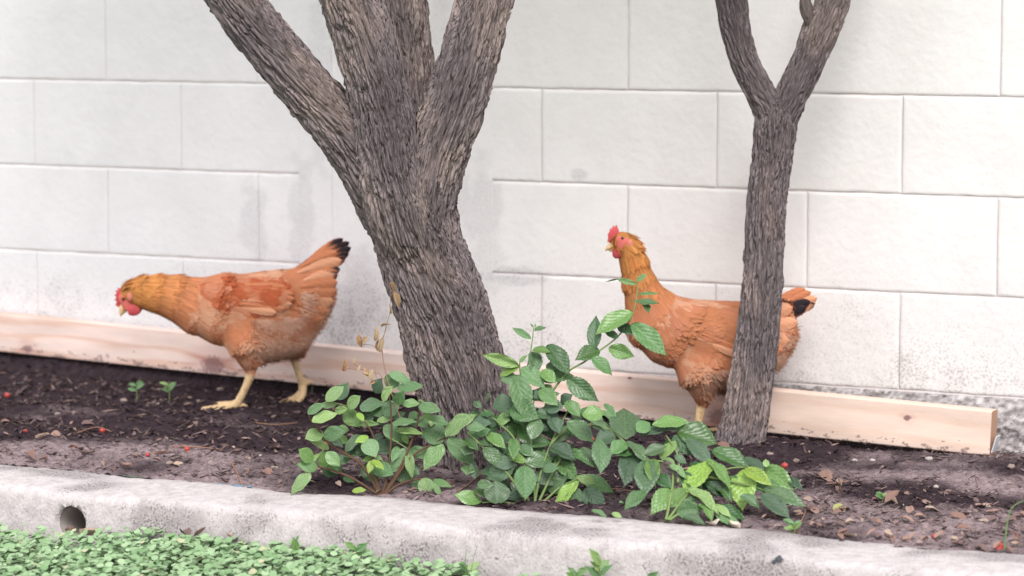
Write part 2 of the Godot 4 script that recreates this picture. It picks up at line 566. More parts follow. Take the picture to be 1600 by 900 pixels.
func build_wall() -> void:
	var wall := thing("block_wall", Vector3.ZERO, "white painted concrete block wall behind the hens and trees", "wall")
	var paint := std(Color.WHITE, 0.75, 0.35)
	paint.albedo_texture = wall_texture()
	paint.heightmap_enabled = true
	var hn := grain(0.06, 65, 4, 640)
	hn.width = 2048
	paint.heightmap_texture = hn
	paint.heightmap_scale = 0.065
	var core := BoxMesh.new()
	core.size = Vector3(WX1 - WX0, 2.5, 0.18)
	var cm := std(srgb(214, 207, 206), 0.9, 0.2)
	var mo := put("mortar", core, cm, wall)
	mo.position = Vector3((WX0 + WX1) / 2, 1.25, -0.0922)
	# left of the plastered strip the blocks are paint-filled; right of it the joints are open
	for row in 7:
		var y0 := 0.1 + 0.2 * row
		var odd := row % 2
		var x := -3.23 + (0.0 if odd == 1 else 0.2) - 0.4
		# left part: joints at -3.83,-3.43 (even rows counted from line A) or -3.63,-3.23
		var lefts := []
		var e := -3.63 if odd == 1 else -3.43
		while e > WX0:
			lefts.append(e)
			e -= 0.4
		lefts.reverse()
		lefts.push_front(WX0)
		e = lefts[lefts.size() - 1] + 0.4
		if e < -3.13: lefts.append(e)
		lefts.append(-3.118)
		for k in lefts.size() - 1:
			if lefts[k + 1] - lefts[k] < 0.03: continue
			put("block", block_mesh(lefts[k], lefts[k + 1], y0, y0 + 0.2, 0.0, 0.0002, 0.0011, 0.0022, 0.006), paint, wall)
		var rights := [-2.655]
		e = -2.33 if odd == 1 else -2.53
		while e < WX1 - 0.05:
			rights.append(e)
			e += 0.4
		rights.append(WX1)
		for k in rights.size() - 1:
			put("block", block_mesh(rights[k], rights[k + 1], y0, y0 + 0.2, 0.0005, 0.0009, 0.0012, 0.008, 0.007), paint, wall)
	# smooth plastered strip with a hairline joint
	put("plaster_strip", block_mesh(-3.127, -3.0395, 0.1, 1.5, 0.0010, 0.0, 0.001, 0.004, 0.006), paint, wall)
	put("plaster_strip", block_mesh(-3.0402, -2.645, 0.1, 1.5, 0.0013, 0.0, 0.001, 0.004, 0.006), paint, wall)
	# rough footing below the lowest course
	var nx := 1300
	var v := PackedVector3Array()
	var c := PackedColorArray()
	var rough := noise(FastNoiseLite.TYPE_SIMPLEX, 70.0, 71, 4)
	var rows := 44
	for j in rows:
		var t := j / (rows - 1.0)
		var py := lerpf(0.101, -0.07, t)
		var pz := -0.03 if j == 0 else 0.003 + 0.010 * smoothstep(0.0, 0.25, t)
		for i in nx:
			var x := WX0 + (WX1 - WX0) * i / (nx - 1.0)
			var r := rough.get_noise_2d(x, py)
			var r2 := n_b.get_noise_2d(x * 0.8, py)
			v.append(Vector3(x, py, pz + (r * 0.006 + r2 * 0.005) * (1.0 if j > 0 else 0.0)))
			var k := 172.0 + 30.0 * r2 + 52.0 * rough.get_noise_2d(x + 3.0, py)
			c.append(lin(clampf(k, 100, 200), clampf(k - 5, 96, 195), clampf(k - 5, 95, 195)))
	var fm := vcol(0.95, 0.15)
	fm.heightmap_enabled = true
	fm.heightmap_texture = grain(0.09, 73, 4)
	fm.heightmap_scale = 0.25
	fm.uv1_triplanar = true
	fm.uv1_world_triplanar = true
	fm.uv1_scale = Vector3(6, 6, 6)
	put("footing", grid_mesh(v, nx, rows, false, c, PackedVector2Array()), fm, wall)

func build_plank() -> void:
	# 38 x 89 mm sawn pine on edge; left end out of frame
	var lb := on_z(0, 549, 0.052)
	var rb := Vector3(on_z(1546, 713, 0.125).x, on_z(1546, 713, 0.125).y, 0.125)
	var dir := (rb - lb).normalized()
	var a := rb - dir * 3.35
	var len_ := 3.35
	var up := Vector3(0, 1, 0)
	up = (up - dir * up.dot(dir)).normalized()
	var out := dir.cross(up).normalized()
	if out.z < 0: out = -out
	up = (up - out * 0.03).normalized()
	var w := 2048
	var h := 160
	var g1 := noise(FastNoiseLite.TYPE_SIMPLEX_SMOOTH, 1.0, 81, 3)
	var g2 := noise(FastNoiseLite.TYPE_SIMPLEX_SMOOTH, 1.0, 82, 2)
	# knots: place along the plank from its right end, height share, size
	var knots := []
	for q in [[1418, 653, 0.007, 0.35], [1125, 652, 0.022, 1.0], [335, 570, 0.026, 1.0], [45, 545, 0.012, 0.8], [852, 605, 0.004, 0.4], [985, 590, 0.004, 0.3]]:
		var p := on_plane(q[0], q[1], rb, out)
		knots.append([(p - a).dot(dir), (p - a).dot(up), q[2], q[3]])
	var d := PackedByteArray()
	d.resize(w * h * 3)
	for j in h:
		var t := 0.089 * (1.0 - j / (h - 1.0))
		for i in w:
			var s := len_ * i / (w - 1.0)
			var warp := g1.get_noise_2d(s * 1.3, t * 8.0) * 0.018 + 0.012 * sin(s * 1.7)
			var kn := 0.0
			var swirl := 0.0
			for q in knots:
				var dx: float = (s - q[0])
				var dy: float = (t - q[1])
				var rad: float = q[2]
				if absf(dx) > rad * 7.0: continue
				var f := exp(-(dx * dx / (rad * rad * 7.0) + dy * dy / (rad * rad * 4.0)))
				warp += signf(dy + 0.0004) * f * rad * 0.9
				var e := sqrt(dx * dx * 0.45 + dy * dy) / rad
				kn = maxf(kn, smoothstep(1.0, 0.45, e + 0.25 * g2.get_noise_2d(s * 90.0, t * 90.0)) * (0.75 + 0.25 * (1.0 - q[3])))
				swirl = maxf(swirl, q[3] * smoothstep(2.6, 0.9, e) * 0.55)
			var rings := (t + warp) * 150.0
			var band := pow(0.5 + 0.5 * sin(rings + 1.5 * g2.get_noise_2d(s * 2.0, t * 30.0)), 3.0)
			var fib := g2.get_noise_2d(s * 14.0, t * 900.0)
			var blot := g1.get_noise_2d(s * 3.0 + 20.0, t * 14.0)
			var col := Color(0.895, 0.81, 0.775).lerp(Color(0.845, 0.71, 0.645), 0.85 * band)
			col = col.lerp(Color(0.885, 0.79, 0.72), smoothstep(2.2, 3.0, s) * 0.6)
			col = col * (1.0 + 0.045 * fib + 0.08 * blot)
			if fib > 0.5 and blot < 0.0: col = col * 0.93
			if g2.get_noise_2d(s * 24.0, t * 300.0) > 0.74: col = col * 0.92
			col = col.lerp(Color(0.70, 0.47, 0.43), swirl * (0.4 + 0.6 * band))
			col = col.lerp(Color(0.47, 0.35, 0.35), kn * 0.85)
			var mud := g1.get_noise_2d(s * 22.0, t * 60.0) + 0.5 * g2.get_noise_2d(s * 120.0, t * 160.0)
			if mud > 0.12 + t * 26.0: col = col.lerp(Color(0.42, 0.35, 0.34), 0.6)
			var o := (j * w + i) * 3
			d[o] = clampi(int(col.r * 255), 0, 255)
			d[o + 1] = clampi(int(col.g * 255), 0, 255)
			d[o + 2] = clampi(int(col.b * 255), 0, 255)
	var m := std(Color.WHITE, 0.75, 0.3)
	m.albedo_texture = image_of(w, h, d)
	# section with eased corners: (out, up)
	var r := 0.003
	var sec := [[0.0, 0.012], [0.0, 0.03], [0.0, 0.06], [0.0, 0.089 - r], [-r * 0.3, 0.089 - r * 0.3], [-r, 0.089], [-0.038 + r, 0.089], [-0.038, 0.089 - r], [-0.038, r], [-0.038 + r, 0.0], [-r, 0.0], [-r * 0.3, r * 0.3], [0.0, r], [0.0, 0.012]]
	var v := PackedVector3Array()
	var uv := PackedVector2Array()
	var rows := 120
	for k in sec.size():
		for i in rows + 1:
			var s := len_ * i / rows
			var bow := Vector3(0, 0, 0.006 * sin(s / len_ * PI))
			v.append(Vector3.ZERO + dir * s + out * sec[k][0] + up * sec[k][1] + bow)
			var vv: float = sec[k][1] / 0.089
			if k >= 4 and k <= 8: vv = 0.9 + sec[k][0] * 2.0
			uv.append(Vector2(s / len_, clampf(1.0 - vv, 0.01, 0.99)))
	var board := thing("wooden_plank", a, "long pale pine plank on edge along the foot of the wall", "plank")
	put("board", grid_mesh(v, rows + 1, sec.size(), false, PackedColorArray(), uv), m, board)
	var ev := PackedVector3Array()
	var ei := PackedInt32Array()
	ev.append(dir * len_ + out * -0.019 + up * 0.045)
	for q in sec: ev.append(dir * (len_ + 0.0) + out * q[0] + up * q[1])
	for k in sec.size() - 1: ei.append_array(PackedInt32Array([0, k + 1, k + 2]))
	var en := PackedVector3Array()
	for q in ev: en.append(dir)
	put("sawn_end", arrays(ev, en, PackedColorArray(), PackedVector2Array(), ei), std(srgb(176, 140, 118), 0.9, 0.2), board)
	# small pale tag wrapped round the low corner of the sawn end
	var tb := BoxMesh.new()
	tb.size = Vector3(0.0025, 0.034, 0.026)
	var tg := put("end_tag", tb, std(srgb(198, 200, 206), 0.35, 0.6), board)
	tg.transform = Transform3D(Basis(dir, up, out).rotated(out, -0.25), dir * (len_ + 0.008) + up * 0.024 + out * -0.012)

# ------------------------------------------------------------------ trees
var nb1: FastNoiseLite
var nb2: FastNoiseLite
var nb3: FastNoiseLite
var nb4: FastNoiseLite
func bark_tube(p: Array, seg: int, step: float, amp: float, off: float, cap := false) -> ArrayMesh:
	var q := smooth_path(p, step)
	var v := PackedVector3Array()
	var c := PackedColorArray()
	var nrm := Vector3.ZERO
	var uv := PackedVector2Array()
	var rad0: float = p[p.size() / 3][1]
	var s := 0.0
	var grey := lin(134, 123, 124)
	var tan_ := lin(154, 139, 135)
	var dark := lin(98, 89, 92)
	for k in q.size():
		var t: Vector3 = (q[mini(k + 1, q.size() - 1)][0] - q[maxi(k - 1, 0)][0]).normalized()
		if nrm == Vector3.ZERO:
			nrm = FH
		nrm = (nrm - t * nrm.dot(t)).normalized()
		var b := t.cross(nrm)
		if k > 0: s += (q[k][0] as Vector3).distance_to(q[k - 1][0])
		var rad: float = q[k][1]
		for i in seg:
			var a := TAU * i / seg
			var tw := a + 0.9 * s
			var X := cos(tw) * rad
			var Z := sin(tw) * rad
			# long fibrous strips: plates stretched along the limb, split by furrows
			var S := s + off
			var wx := nb3.get_noise_3d(X * 26.0, S * 11.0, Z * 26.0) * 0.006
			var plate := nb1.get_noise_3d((X + wx) * 140.0, S * 6.5, (Z + wx) * 140.0)
			var strip := nb3.get_noise_3d((X - wx) * 205.0, S * 6.0, (Z + wx) * 205.0)
			var lump := nb3.get_noise_3d(X * 9.0, S * 5.0, Z * 9.0)
			var fur := smoothstep(-1.0, -0.72, plate)
			var h := amp * 0.88 * (0.95 * fur + 0.75 * strip - 0.62) + lump * rad * 0.045
			v.append(q[k][0] + (nrm * cos(a) + b * sin(a)) * (rad + h))
			uv.append(Vector2(a / TAU * round(maxf(2.0, rad0 * TAU / 0.11)), S / 1.5))
			var tone := nb4.get_noise_3d(X * 2.2, S * 0.45, Z * 2.2)
			var tone2 := nb3.get_noise_3d(X * 190.0 + 4.0, S * 9.0, Z * 190.0)
			var big := nb3.get_noise_3d(X * 6.0, S * 4.0 + 30.0, Z * 6.0)
			var col := grey.lerp(tan_, smoothstep(-0.1, 0.5, big + 0.5 * tone)).lerp(dark, smoothstep(0.05, 0.5, -big * 0.7 + 0.5 * tone) * 0.6)
			c.append(col * (1.0 + 0.18 * tone + 0.3 * tone2))
	if cap:
		for i in seg:
			v.append(q[q.size() - 1][0])
			c.append(tan_)
			uv.append(Vector2(0, 0))
		return grid_mesh(v, seg, q.size() + 1, true, c, uv)
	return grid_mesh(v, seg, q.size(), true, c, uv)
func path_px(list: Array, base: Vector3) -> Array:       # [px, py, r px, nearer m] -> [[Vector3, r], ...]
	var out := []
	var sc := scale_at(base)
	for q in list:
		var p := on_plane(q[0], q[1], base, FH)
		out.append([p - FH * float(q[3]) - base, q[2] / sc])
	return out
func crown(root: Node3D, tips: Array, count: int, spread: float, seed_: int) -> void:
	var r := RandomNumberGenerator.new()
	r.seed = seed_
	var v := PackedVector3Array()
	var n := PackedVector3Array()
	var c := PackedColorArray()
	var idx := PackedInt32Array()
	for k in count:
		var t: Vector3 = tips[r.randi() % tips.size()]
		var p := t + Vector3(r.randfn(), r.randfn() * 0.7, r.randfn()) * spread
		if p.y < 1.75: p.y = 1.75 + r.randf() * 0.5
		if p.z + root.position.z < 0.08: continue
		var d := Vector3(r.randf_range(-1, 1), r.randf_range(-0.7, 0.3), r.randf_range(-1, 1)).normalized()
		var s := d.cross(Vector3(r.randf_range(-0.4, 0.4), 1, r.randf_range(-0.4, 0.4))).normalized() * 0.017
		d *= r.randf_range(0.05, 0.075)
		var nn := s.cross(d).normalized()
		var b := v.size()
		v.append_array(PackedVector3Array([p, p + d * 0.5 + s, p + d, p + d * 0.5 - s]))
		n.append_array(PackedVector3Array([nn, nn, nn, nn]))
		var col := lin(52, 84, 46).lerp(lin(86, 122, 62), r.randf())
		c.append_array(PackedColorArray([col, col, col, col]))
		idx.append_array(PackedInt32Array([b, b + 1, b + 2, b, b + 2, b + 3]))
	var m := vcol(0.6, 0.3)
	m.backlight_enabled = true
	m.backlight = Color(0.4, 0.5, 0.25)
	put("crown", arrays(v, n, c, PackedVector2Array(), idx), m, root)
func build_trees() -> void:
	nb1 = noise(FastNoiseLite.TYPE_CELLULAR, 1.0, 91)
	nb1.cellular_return_type = FastNoiseLite.RETURN_DISTANCE2_SUB
	nb1.cellular_jitter = 1.0
	nb2 = noise(FastNoiseLite.TYPE_SIMPLEX_SMOOTH, 95.0, 92, 2)
	nb3 = noise(FastNoiseLite.TYPE_SIMPLEX_SMOOTH, 1.0, 93, 2)
	nb4 = noise(FastNoiseLite.TYPE_SIMPLEX_SMOOTH, 24.0, 94, 3)
	# thick leaning tree with four limbs
	var base := on_y(742, 742, 0.0)
	var tree := thing("multi_stem_tree", base, "thick leaning tree with shaggy bark and four spreading limbs", "tree")
	put("trunk", bark_tube(path_px([[756, 800, 116, 0], [747, 762, 92, 0], [742, 735, 79, 0], [736, 690, 71, 0], [728, 640, 70, 0], [719, 590, 71, 0], [706, 540, 71, 0], [690, 480, 69, 0], [672, 430, 67, 0], [655, 380, 66, 0], [643, 330, 66, 0], [632, 290, 68, 0], [622, 260, 60, 0], [616, 235, 40, 0]], base), 320, 0.0030, 0.0098, 0.0, true), M.bark, tree)
	put("limb", bark_tube(path_px([[640, 385, 38, -0.01], [612, 330, 46, 0], [588, 282, 45, 0.01], [555, 228, 42, 0.01], [508, 172, 40, 0.0], [455, 112, 39, -0.01], [400, 45, 38, -0.02], [358, -10, 37, -0.03], [270, -130, 33, -0.05], [150, -300, 27, -0.06], [60, -480, 20, -0.05], [0, -700, 12, 0.0], [-30, -900, 5, 0.03]], base), 190, 0.0032, 0.0084, 3.0), M.bark, tree)
	put("limb", bark_tube(path_px([[662, 450, 30, -0.02], [650, 405, 42, 0.012], [636, 355, 50, 0.034], [622, 300, 51, 0.042], [610, 235, 47, 0.045], [598, 165, 44, 0.04], [575, 80, 44, 0.035], [550, 0, 44, 0.03], [520, -110, 40, 0.03], [490, -260, 33, 0.06], [480, -450, 25, 0.1], [500, -700, 14, 0.16], [510, -900, 5, 0.2]], base), 210, 0.0032, 0.0086, 6.0), M.bark, tree)
	put("limb", bark_tube(path_px([[648, 350, 40, -0.05], [646, 280, 43, -0.055], [640, 200, 41, -0.06], [633, 100, 40, -0.07], [622, 0, 41, -0.08], [615, -120, 36, -0.1], [630, -300, 28, -0.12], [660, -520, 19, -0.12], [670, -800, 8, -0.1]], base), 130, 0.0034, 0.0070, 9.0), M.bark, tree)
	put("limb", bark_tube(path_px([[664, 440, 30, -0.03], [656, 395, 42, -0.008], [660, 345, 48, 0.01], [668, 292, 48, 0.018], [684, 232, 47, 0.02], [708, 170, 46, 0.02], [733, 90, 43, 0.01], [757, 0, 41, 0.0], [790, -120, 36, -0.02], [840, -300, 29, -0.03], [880, -520, 20, -0.02], [900, -800, 8, 0.0]], base), 200, 0.0032, 0.0086, 12.0), M.bark, tree)
	crown(tree, [Vector3(-0.75, 2.0, 0.25), Vector3(-0.3, 2.3, 0.35), Vector3(-0.1, 2.1, -0.1), Vector3(0.25, 2.2, 0.1), Vector3(-0.5, 2.5, 0.1)], 3200, 0.27, 5)
	# slim forked tree
	var b2 := on_y(1154, 702, 0.004)
	var t2 := thing("forked_tree", b2, "slim forked tree standing before the hen with raised neck", "tree")
	put("trunk", bark_tube(path_px([[1148, 745, 66, 0], [1151, 716, 50, 0], [1154, 700, 41, 0], [1159, 675, 37, 0], [1169, 625, 34, 0], [1181, 540, 31.5, 0], [1191, 450, 30, 0], [1197, 340, 28.5, 0], [1201, 290, 29, 0], [1209, 230, 30.5, 0], [1213, 185, 31, 0], [1214, 160, 22, 0]], b2), 180, 0.0030, 0.0068, 15.0, true), M.bark, t2)
	put("limb", bark_tube(path_px([[1211, 225, 20, 0], [1202, 178, 22, 0], [1180, 130, 21, 0], [1158, 80, 21, 0], [1143, 0, 22.5, 0], [1133, -80, 21, 0.02], [1110, -230, 18, 0.04], [1080, -450, 13, 0.05], [1070, -750, 5, 0.05]], b2), 120, 0.0032, 0.0052, 18.0), M.bark, t2)
	put("limb", bark_tube(path_px([[1210, 235, 21, 0], [1220, 188, 24, 0], [1239, 145, 24, 0], [1261, 98, 24, 0], [1282, 48, 27, 0], [1303, -2, 25, 0], [1325, -80, 23, 0], [1380, -230, 18, -0.02], [1440, -450, 12, -0.03], [1470, -750, 5, 0.0]], b2), 130, 0.0032, 0.0056, 21.0), M.bark, t2)
	put("broken_stub", bark_tube(path_px([[1272, 45, 9, 0.01], [1260, 18, 10, 0.012], [1257, -4, 8, 0.015], [1256, -14, 4, 0.015]], b2), 30, 0.003, 0.003, 24.0, true), M.bark, t2)
	crown(t2, [Vector3(-0.15, 2.0, 0.1), Vector3(0.3, 2.05, 0.15), Vector3(0.1, 2.3, 0.15)], 1700, 0.24, 6)

# ------------------------------------------------------------------ hens
var gx := 0
var gy := 0
var gz := 0
var go := Vector3.ZERO
var gc := 0.004
var field := PackedFloat32Array()
func field_start(lo: Vector3, hi: Vector3, cell: float) -> void:
	go = lo
	gc = cell
	gx = int((hi.x - lo.x) / cell) + 1
	gy = int((hi.y - lo.y) / cell) + 1
	gz = int((hi.z - lo.z) / cell) + 1
	field.resize(gx * gy * gz)
	field.fill(0.05)
func field_bone(a: Vector3, ra: float, b: Vector3, rb: float, zs: float, k: float) -> void:
	# tapered capsule, squeezed in z by zs, joined with a smooth minimum
	var m := maxf(ra, rb) + 0.03
	var lo := Vector3(minf(a.x, b.x) - m, minf(a.y, b.y) - m, minf(a.z, b.z) - m)
	var hi := Vector3(maxf(a.x, b.x) + m, maxf(a.y, b.y) + m, maxf(a.z, b.z) + m)
	var i0 := maxi(0, int((lo.x - go.x) / gc))
	var i1 := mini(gx - 1, int((hi.x - go.x) / gc) + 1)
	var j0 := maxi(0, int((lo.y - go.y) / gc))
	var j1 := mini(gy - 1, int((hi.y - go.y) / gc) + 1)
	var k0 := maxi(0, int((lo.z - go.z) / gc))
	var k1 := mini(gz - 1, int((hi.z - go.z) / gc) + 1)
	var ab := b - a
	var l2 := maxf(ab.length_squared(), 1e-9)
	for kk in range(k0, k1 + 1):
		var z := go.z + kk * gc - a.z
		z /= zs
		for j in range(j0, j1 + 1):
			var y := go.y + j * gc - a.y
			var row := (kk * gy + j) * gx
			for i in range(i0, i1 + 1):
				var x := go.x + i * gc - a.x
				var t := clampf((x * ab.x + y * ab.y + z * ab.z) / l2, 0.0, 1.0)
				var dx := x - ab.x * t
				var dy := y - ab.y * t
				var dz := z - ab.z * t
				var d := sqrt(dx * dx + dy * dy + dz * dz) - (ra + (rb - ra) * t)
				var o := field[row + i]
				var h := maxf(k - absf(d - o), 0.0) / k
				field[row + i] = minf(d, o) - h * h * k * 0.25
func field_at(p: Vector3) -> float:
	var q := (p - go) / gc
	var i := clampi(int(q.x), 0, gx - 2)
	var j := clampi(int(q.y), 0, gy - 2)
	var k := clampi(int(q.z), 0, gz - 2)
	var f := q - Vector3(i, j, k)
	var o := (k * gy + j) * gx + i
	var s := gx * gy
	var a := lerpf(lerpf(field[o], field[o + 1], f.x), lerpf(field[o + gx], field[o + gx + 1], f.x), f.y)
	var b := lerpf(lerpf(field[o + s], field[o + s + 1], f.x), lerpf(field[o + s + gx], field[o + s + gx + 1], f.x), f.y)
	return lerpf(a, b, f.z)
func field_normal(p: Vector3) -> Vector3:
	var e := gc * 1.2
	return Vector3(field_at(p + Vector3(e, 0, 0)) - field_at(p - Vector3(e, 0, 0)), field_at(p + Vector3(0, e, 0)) - field_at(p - Vector3(0, e, 0)), field_at(p + Vector3(0, 0, e)) - field_at(p - Vector3(0, 0, e))).normalized()
func field_surface_z(x: float, y: float, side: float) -> float:
	var z := 0.13
	while z > 0.0:
		if field_at(Vector3(x, y, z * side)) < 0.0: return z * side
		z -= 0.003
	return 0.01 * side
var net_v := PackedVector3Array()
var net_i := PackedInt32Array()
func surface_net() -> void:
	net_v = PackedVector3Array()
	net_i = PackedInt32Array()
	var id := {}
	var s := gx * gy
	for k in gz - 1:
		for j in gy - 1:
			var row := (k * gy + j) * gx
			for i in gx - 1:
				var o := row + i
				var f0 := field[o]
				if f0 > 0.02 or f0 < -0.02: continue
				var c := [f0, field[o + 1], field[o + gx], field[o + gx + 1], field[o + s], field[o + s + 1], field[o + s + gx], field[o + s + gx + 1]]
				var neg := 0
				for q in c:
					if q < 0.0: neg += 1
				if neg == 0 or neg == 8: continue
				var acc := Vector3.ZERO
				var cnt := 0
				for e in [[0, 1], [2, 3], [4, 5], [6, 7], [0, 2], [1, 3], [4, 6], [5, 7], [0, 4], [1, 5], [2, 6], [3, 7]]:
					var fa: float = c[e[0]]
					var fb: float = c[e[1]]
					if (fa < 0.0) == (fb < 0.0): continue
					var t := fa / (fa - fb)
					var pa := Vector3(e[0] & 1, (e[0] >> 1) & 1, e[0] >> 2)
					var pb := Vector3(e[1] & 1, (e[1] >> 1) & 1, e[1] >> 2)
					acc += pa.lerp(pb, t)
					cnt += 1
				id[o] = net_v.size()
				net_v.append(go + (Vector3(i, j, k) + acc / cnt) * gc)
	for o in id:
		var f := field[o] < 0.0
		for e in [[1, gx, s], [gx, s, 1], [s, 1, gx]]:
			var g: float = field[o + e[0]]
			if (g < 0.0) == f: continue
			var a: int = id[o]
			if not (id.has(o - e[1]) and id.has(o - e[2]) and id.has(o - e[1] - e[2])): continue
			var b: int = id[o - e[1]]
			var c2: int = id[o - e[1] - e[2]]
			var d: int = id[o - e[2]]
			if f: net_i.append_array(PackedInt32Array([a, c2, b, a, d, c2]))
			else: net_i.append_array(PackedInt32Array([a, b, c2, a, c2, d]))

var pv := PackedVector3Array()      # collecting feathers
var pn := PackedVector3Array()
var pc := PackedColorArray()
var pi_ := PackedInt32Array()
func quill(p: Vector3, d: Vector3, n: Vector3, l: float, w: float, lift: float, c0: Color, c1: Color) -> void:
	# one small contour feather: rooted at p, lying along d, tip lifted off the body
	var s := d.cross(n).normalized()
	var b := pv.size()
	var ts := [0.0, 0.35, 0.7, 0.92, 1.0]
	var ws := [0.35, 0.9, 1.0, 0.62, 0.12]
	for k in 5:
		var t: float = ts[k]
		var up := n * (lift * l * t - 0.25 * lift * l * t * t + 0.001)
		var q := p + d * (l * t) + up
		var ww: float = w * 0.5 * ws[k]
		var drop := n * (ww * 0.2)
		var col := c0.lerp(c1, t * t)
		pv.append(q - s * ww - drop); pv.append(q); pv.append(q + s * ww - drop)
		pn.append((n - s * 0.16).normalized()); pn.append(n); pn.append((n + s * 0.16).normalized())
		pc.append(col * 0.97); pc.append(col * 1.02); pc.append(col * 0.97)
	for k in 4:
		for i in 2:
			var a := b + k * 3 + i
			pi_.append_array(PackedInt32Array([a, a + 3, a + 1, a + 1, a + 3, a + 4]))
func feather_mesh(l: float, w: float, base: Color, tip: Color, from: float, cup: float) -> ArrayMesh:
	# a long tail or wing feather along +x, lying in the xy plane, with a raised shaft
	var v := PackedVector3Array()
	var c := PackedColorArray()
	var nu := 7
	var nv := 18
	for j in nv:
		var t := 1.0 - pow(1.0 - j / (nv - 1.0), 1.6)
		var ww := w * 0.5 * (0.35 + 0.65 * smoothstep(0.0, 0.6, t)) * sqrt(maxf(0.0, 1.0 - pow(clampf((t - 0.72) / 0.28, 0.0, 1.0), 2.0)))
		ww = maxf(ww, w * 0.02)
		for i in nu:
			var u := i / (nu - 1.0) * 2.0 - 1.0
			var zig := 1.0 + 0.05 * sin(j * 2.7 + i)
			v.append(Vector3(l * t - absf(u) * w * 0.12, u * ww * zig - l * 0.045 * t * t, -cup * u * u * w + 0.0012 * (1.0 if i == 3 else 0.0)))
			var k := smoothstep(from - 0.05, from + 0.07, t + 0.07 * sin(u * 5.0))
			if absf(u) > 0.9: k *= 0.35
			c.append(base.lerp(tip, k) * (1.0 + 0.08 * sin(j * 1.9 + i * 2.3)))
	return grid_mesh(v, nu, nv, false, c, PackedVector2Array())
func leg_mesh(p: Array, toes: Array, z: float) -> ArrayMesh:
	var parts := []
	parts.append([scaled_tube(p, 12, 0.004, true), Transform3D.IDENTITY])
	for t in toes:
		parts.append([scaled_tube(t, 9, 0.003, true), Transform3D.IDENTITY])
	return join(parts)
func scaled_tube(p: Array, seg: int, step: float, scutes: bool) -> ArrayMesh:      # scaly skin: rings of scutes
	var q := smooth_path(p, step)
	var v := PackedVector3Array()
	var c := PackedColorArray()
	var nrm := Vector3.ZERO
	for k in q.size() + 1:
		var kk := mini(k, q.size() - 1)
		var t: Vector3 = (q[mini(kk + 1, q.size() - 1)][0] - q[maxi(kk - 1, 0)][0]).normalized()
		if nrm == Vector3.ZERO: nrm = t.cross(Vector3(0.2, 0.1, 1)).normalized()
		nrm = (nrm - t * nrm.dot(t)).normalized()
		var b := t.cross(nrm)
		var r: float = q[kk][1] if k < q.size() else 0.0
		if scutes: r *= 1.0 + 0.07 * (1.0 if (k / 1) % 2 == 0 else -1.0)
		for i in seg:
			var a := TAU * i / seg
			v.append(q[kk][0] + (nrm * cos(a) + b * sin(a)) * r)
			var e := nb4.get_noise_3d(v[v.size() - 1].x * 4.0, v[v.size() - 1].y * 4.0, v[v.size() - 1].z * 4.0)
			c.append(lin(211, 182, 140).lerp(lin(180, 145, 112), smoothstep(0.0, 0.5, e)) * (0.96 if k % 2 == 0 else 1.03))
	return grid_mesh(v, seg, q.size() + 1, true, c, PackedVector2Array())

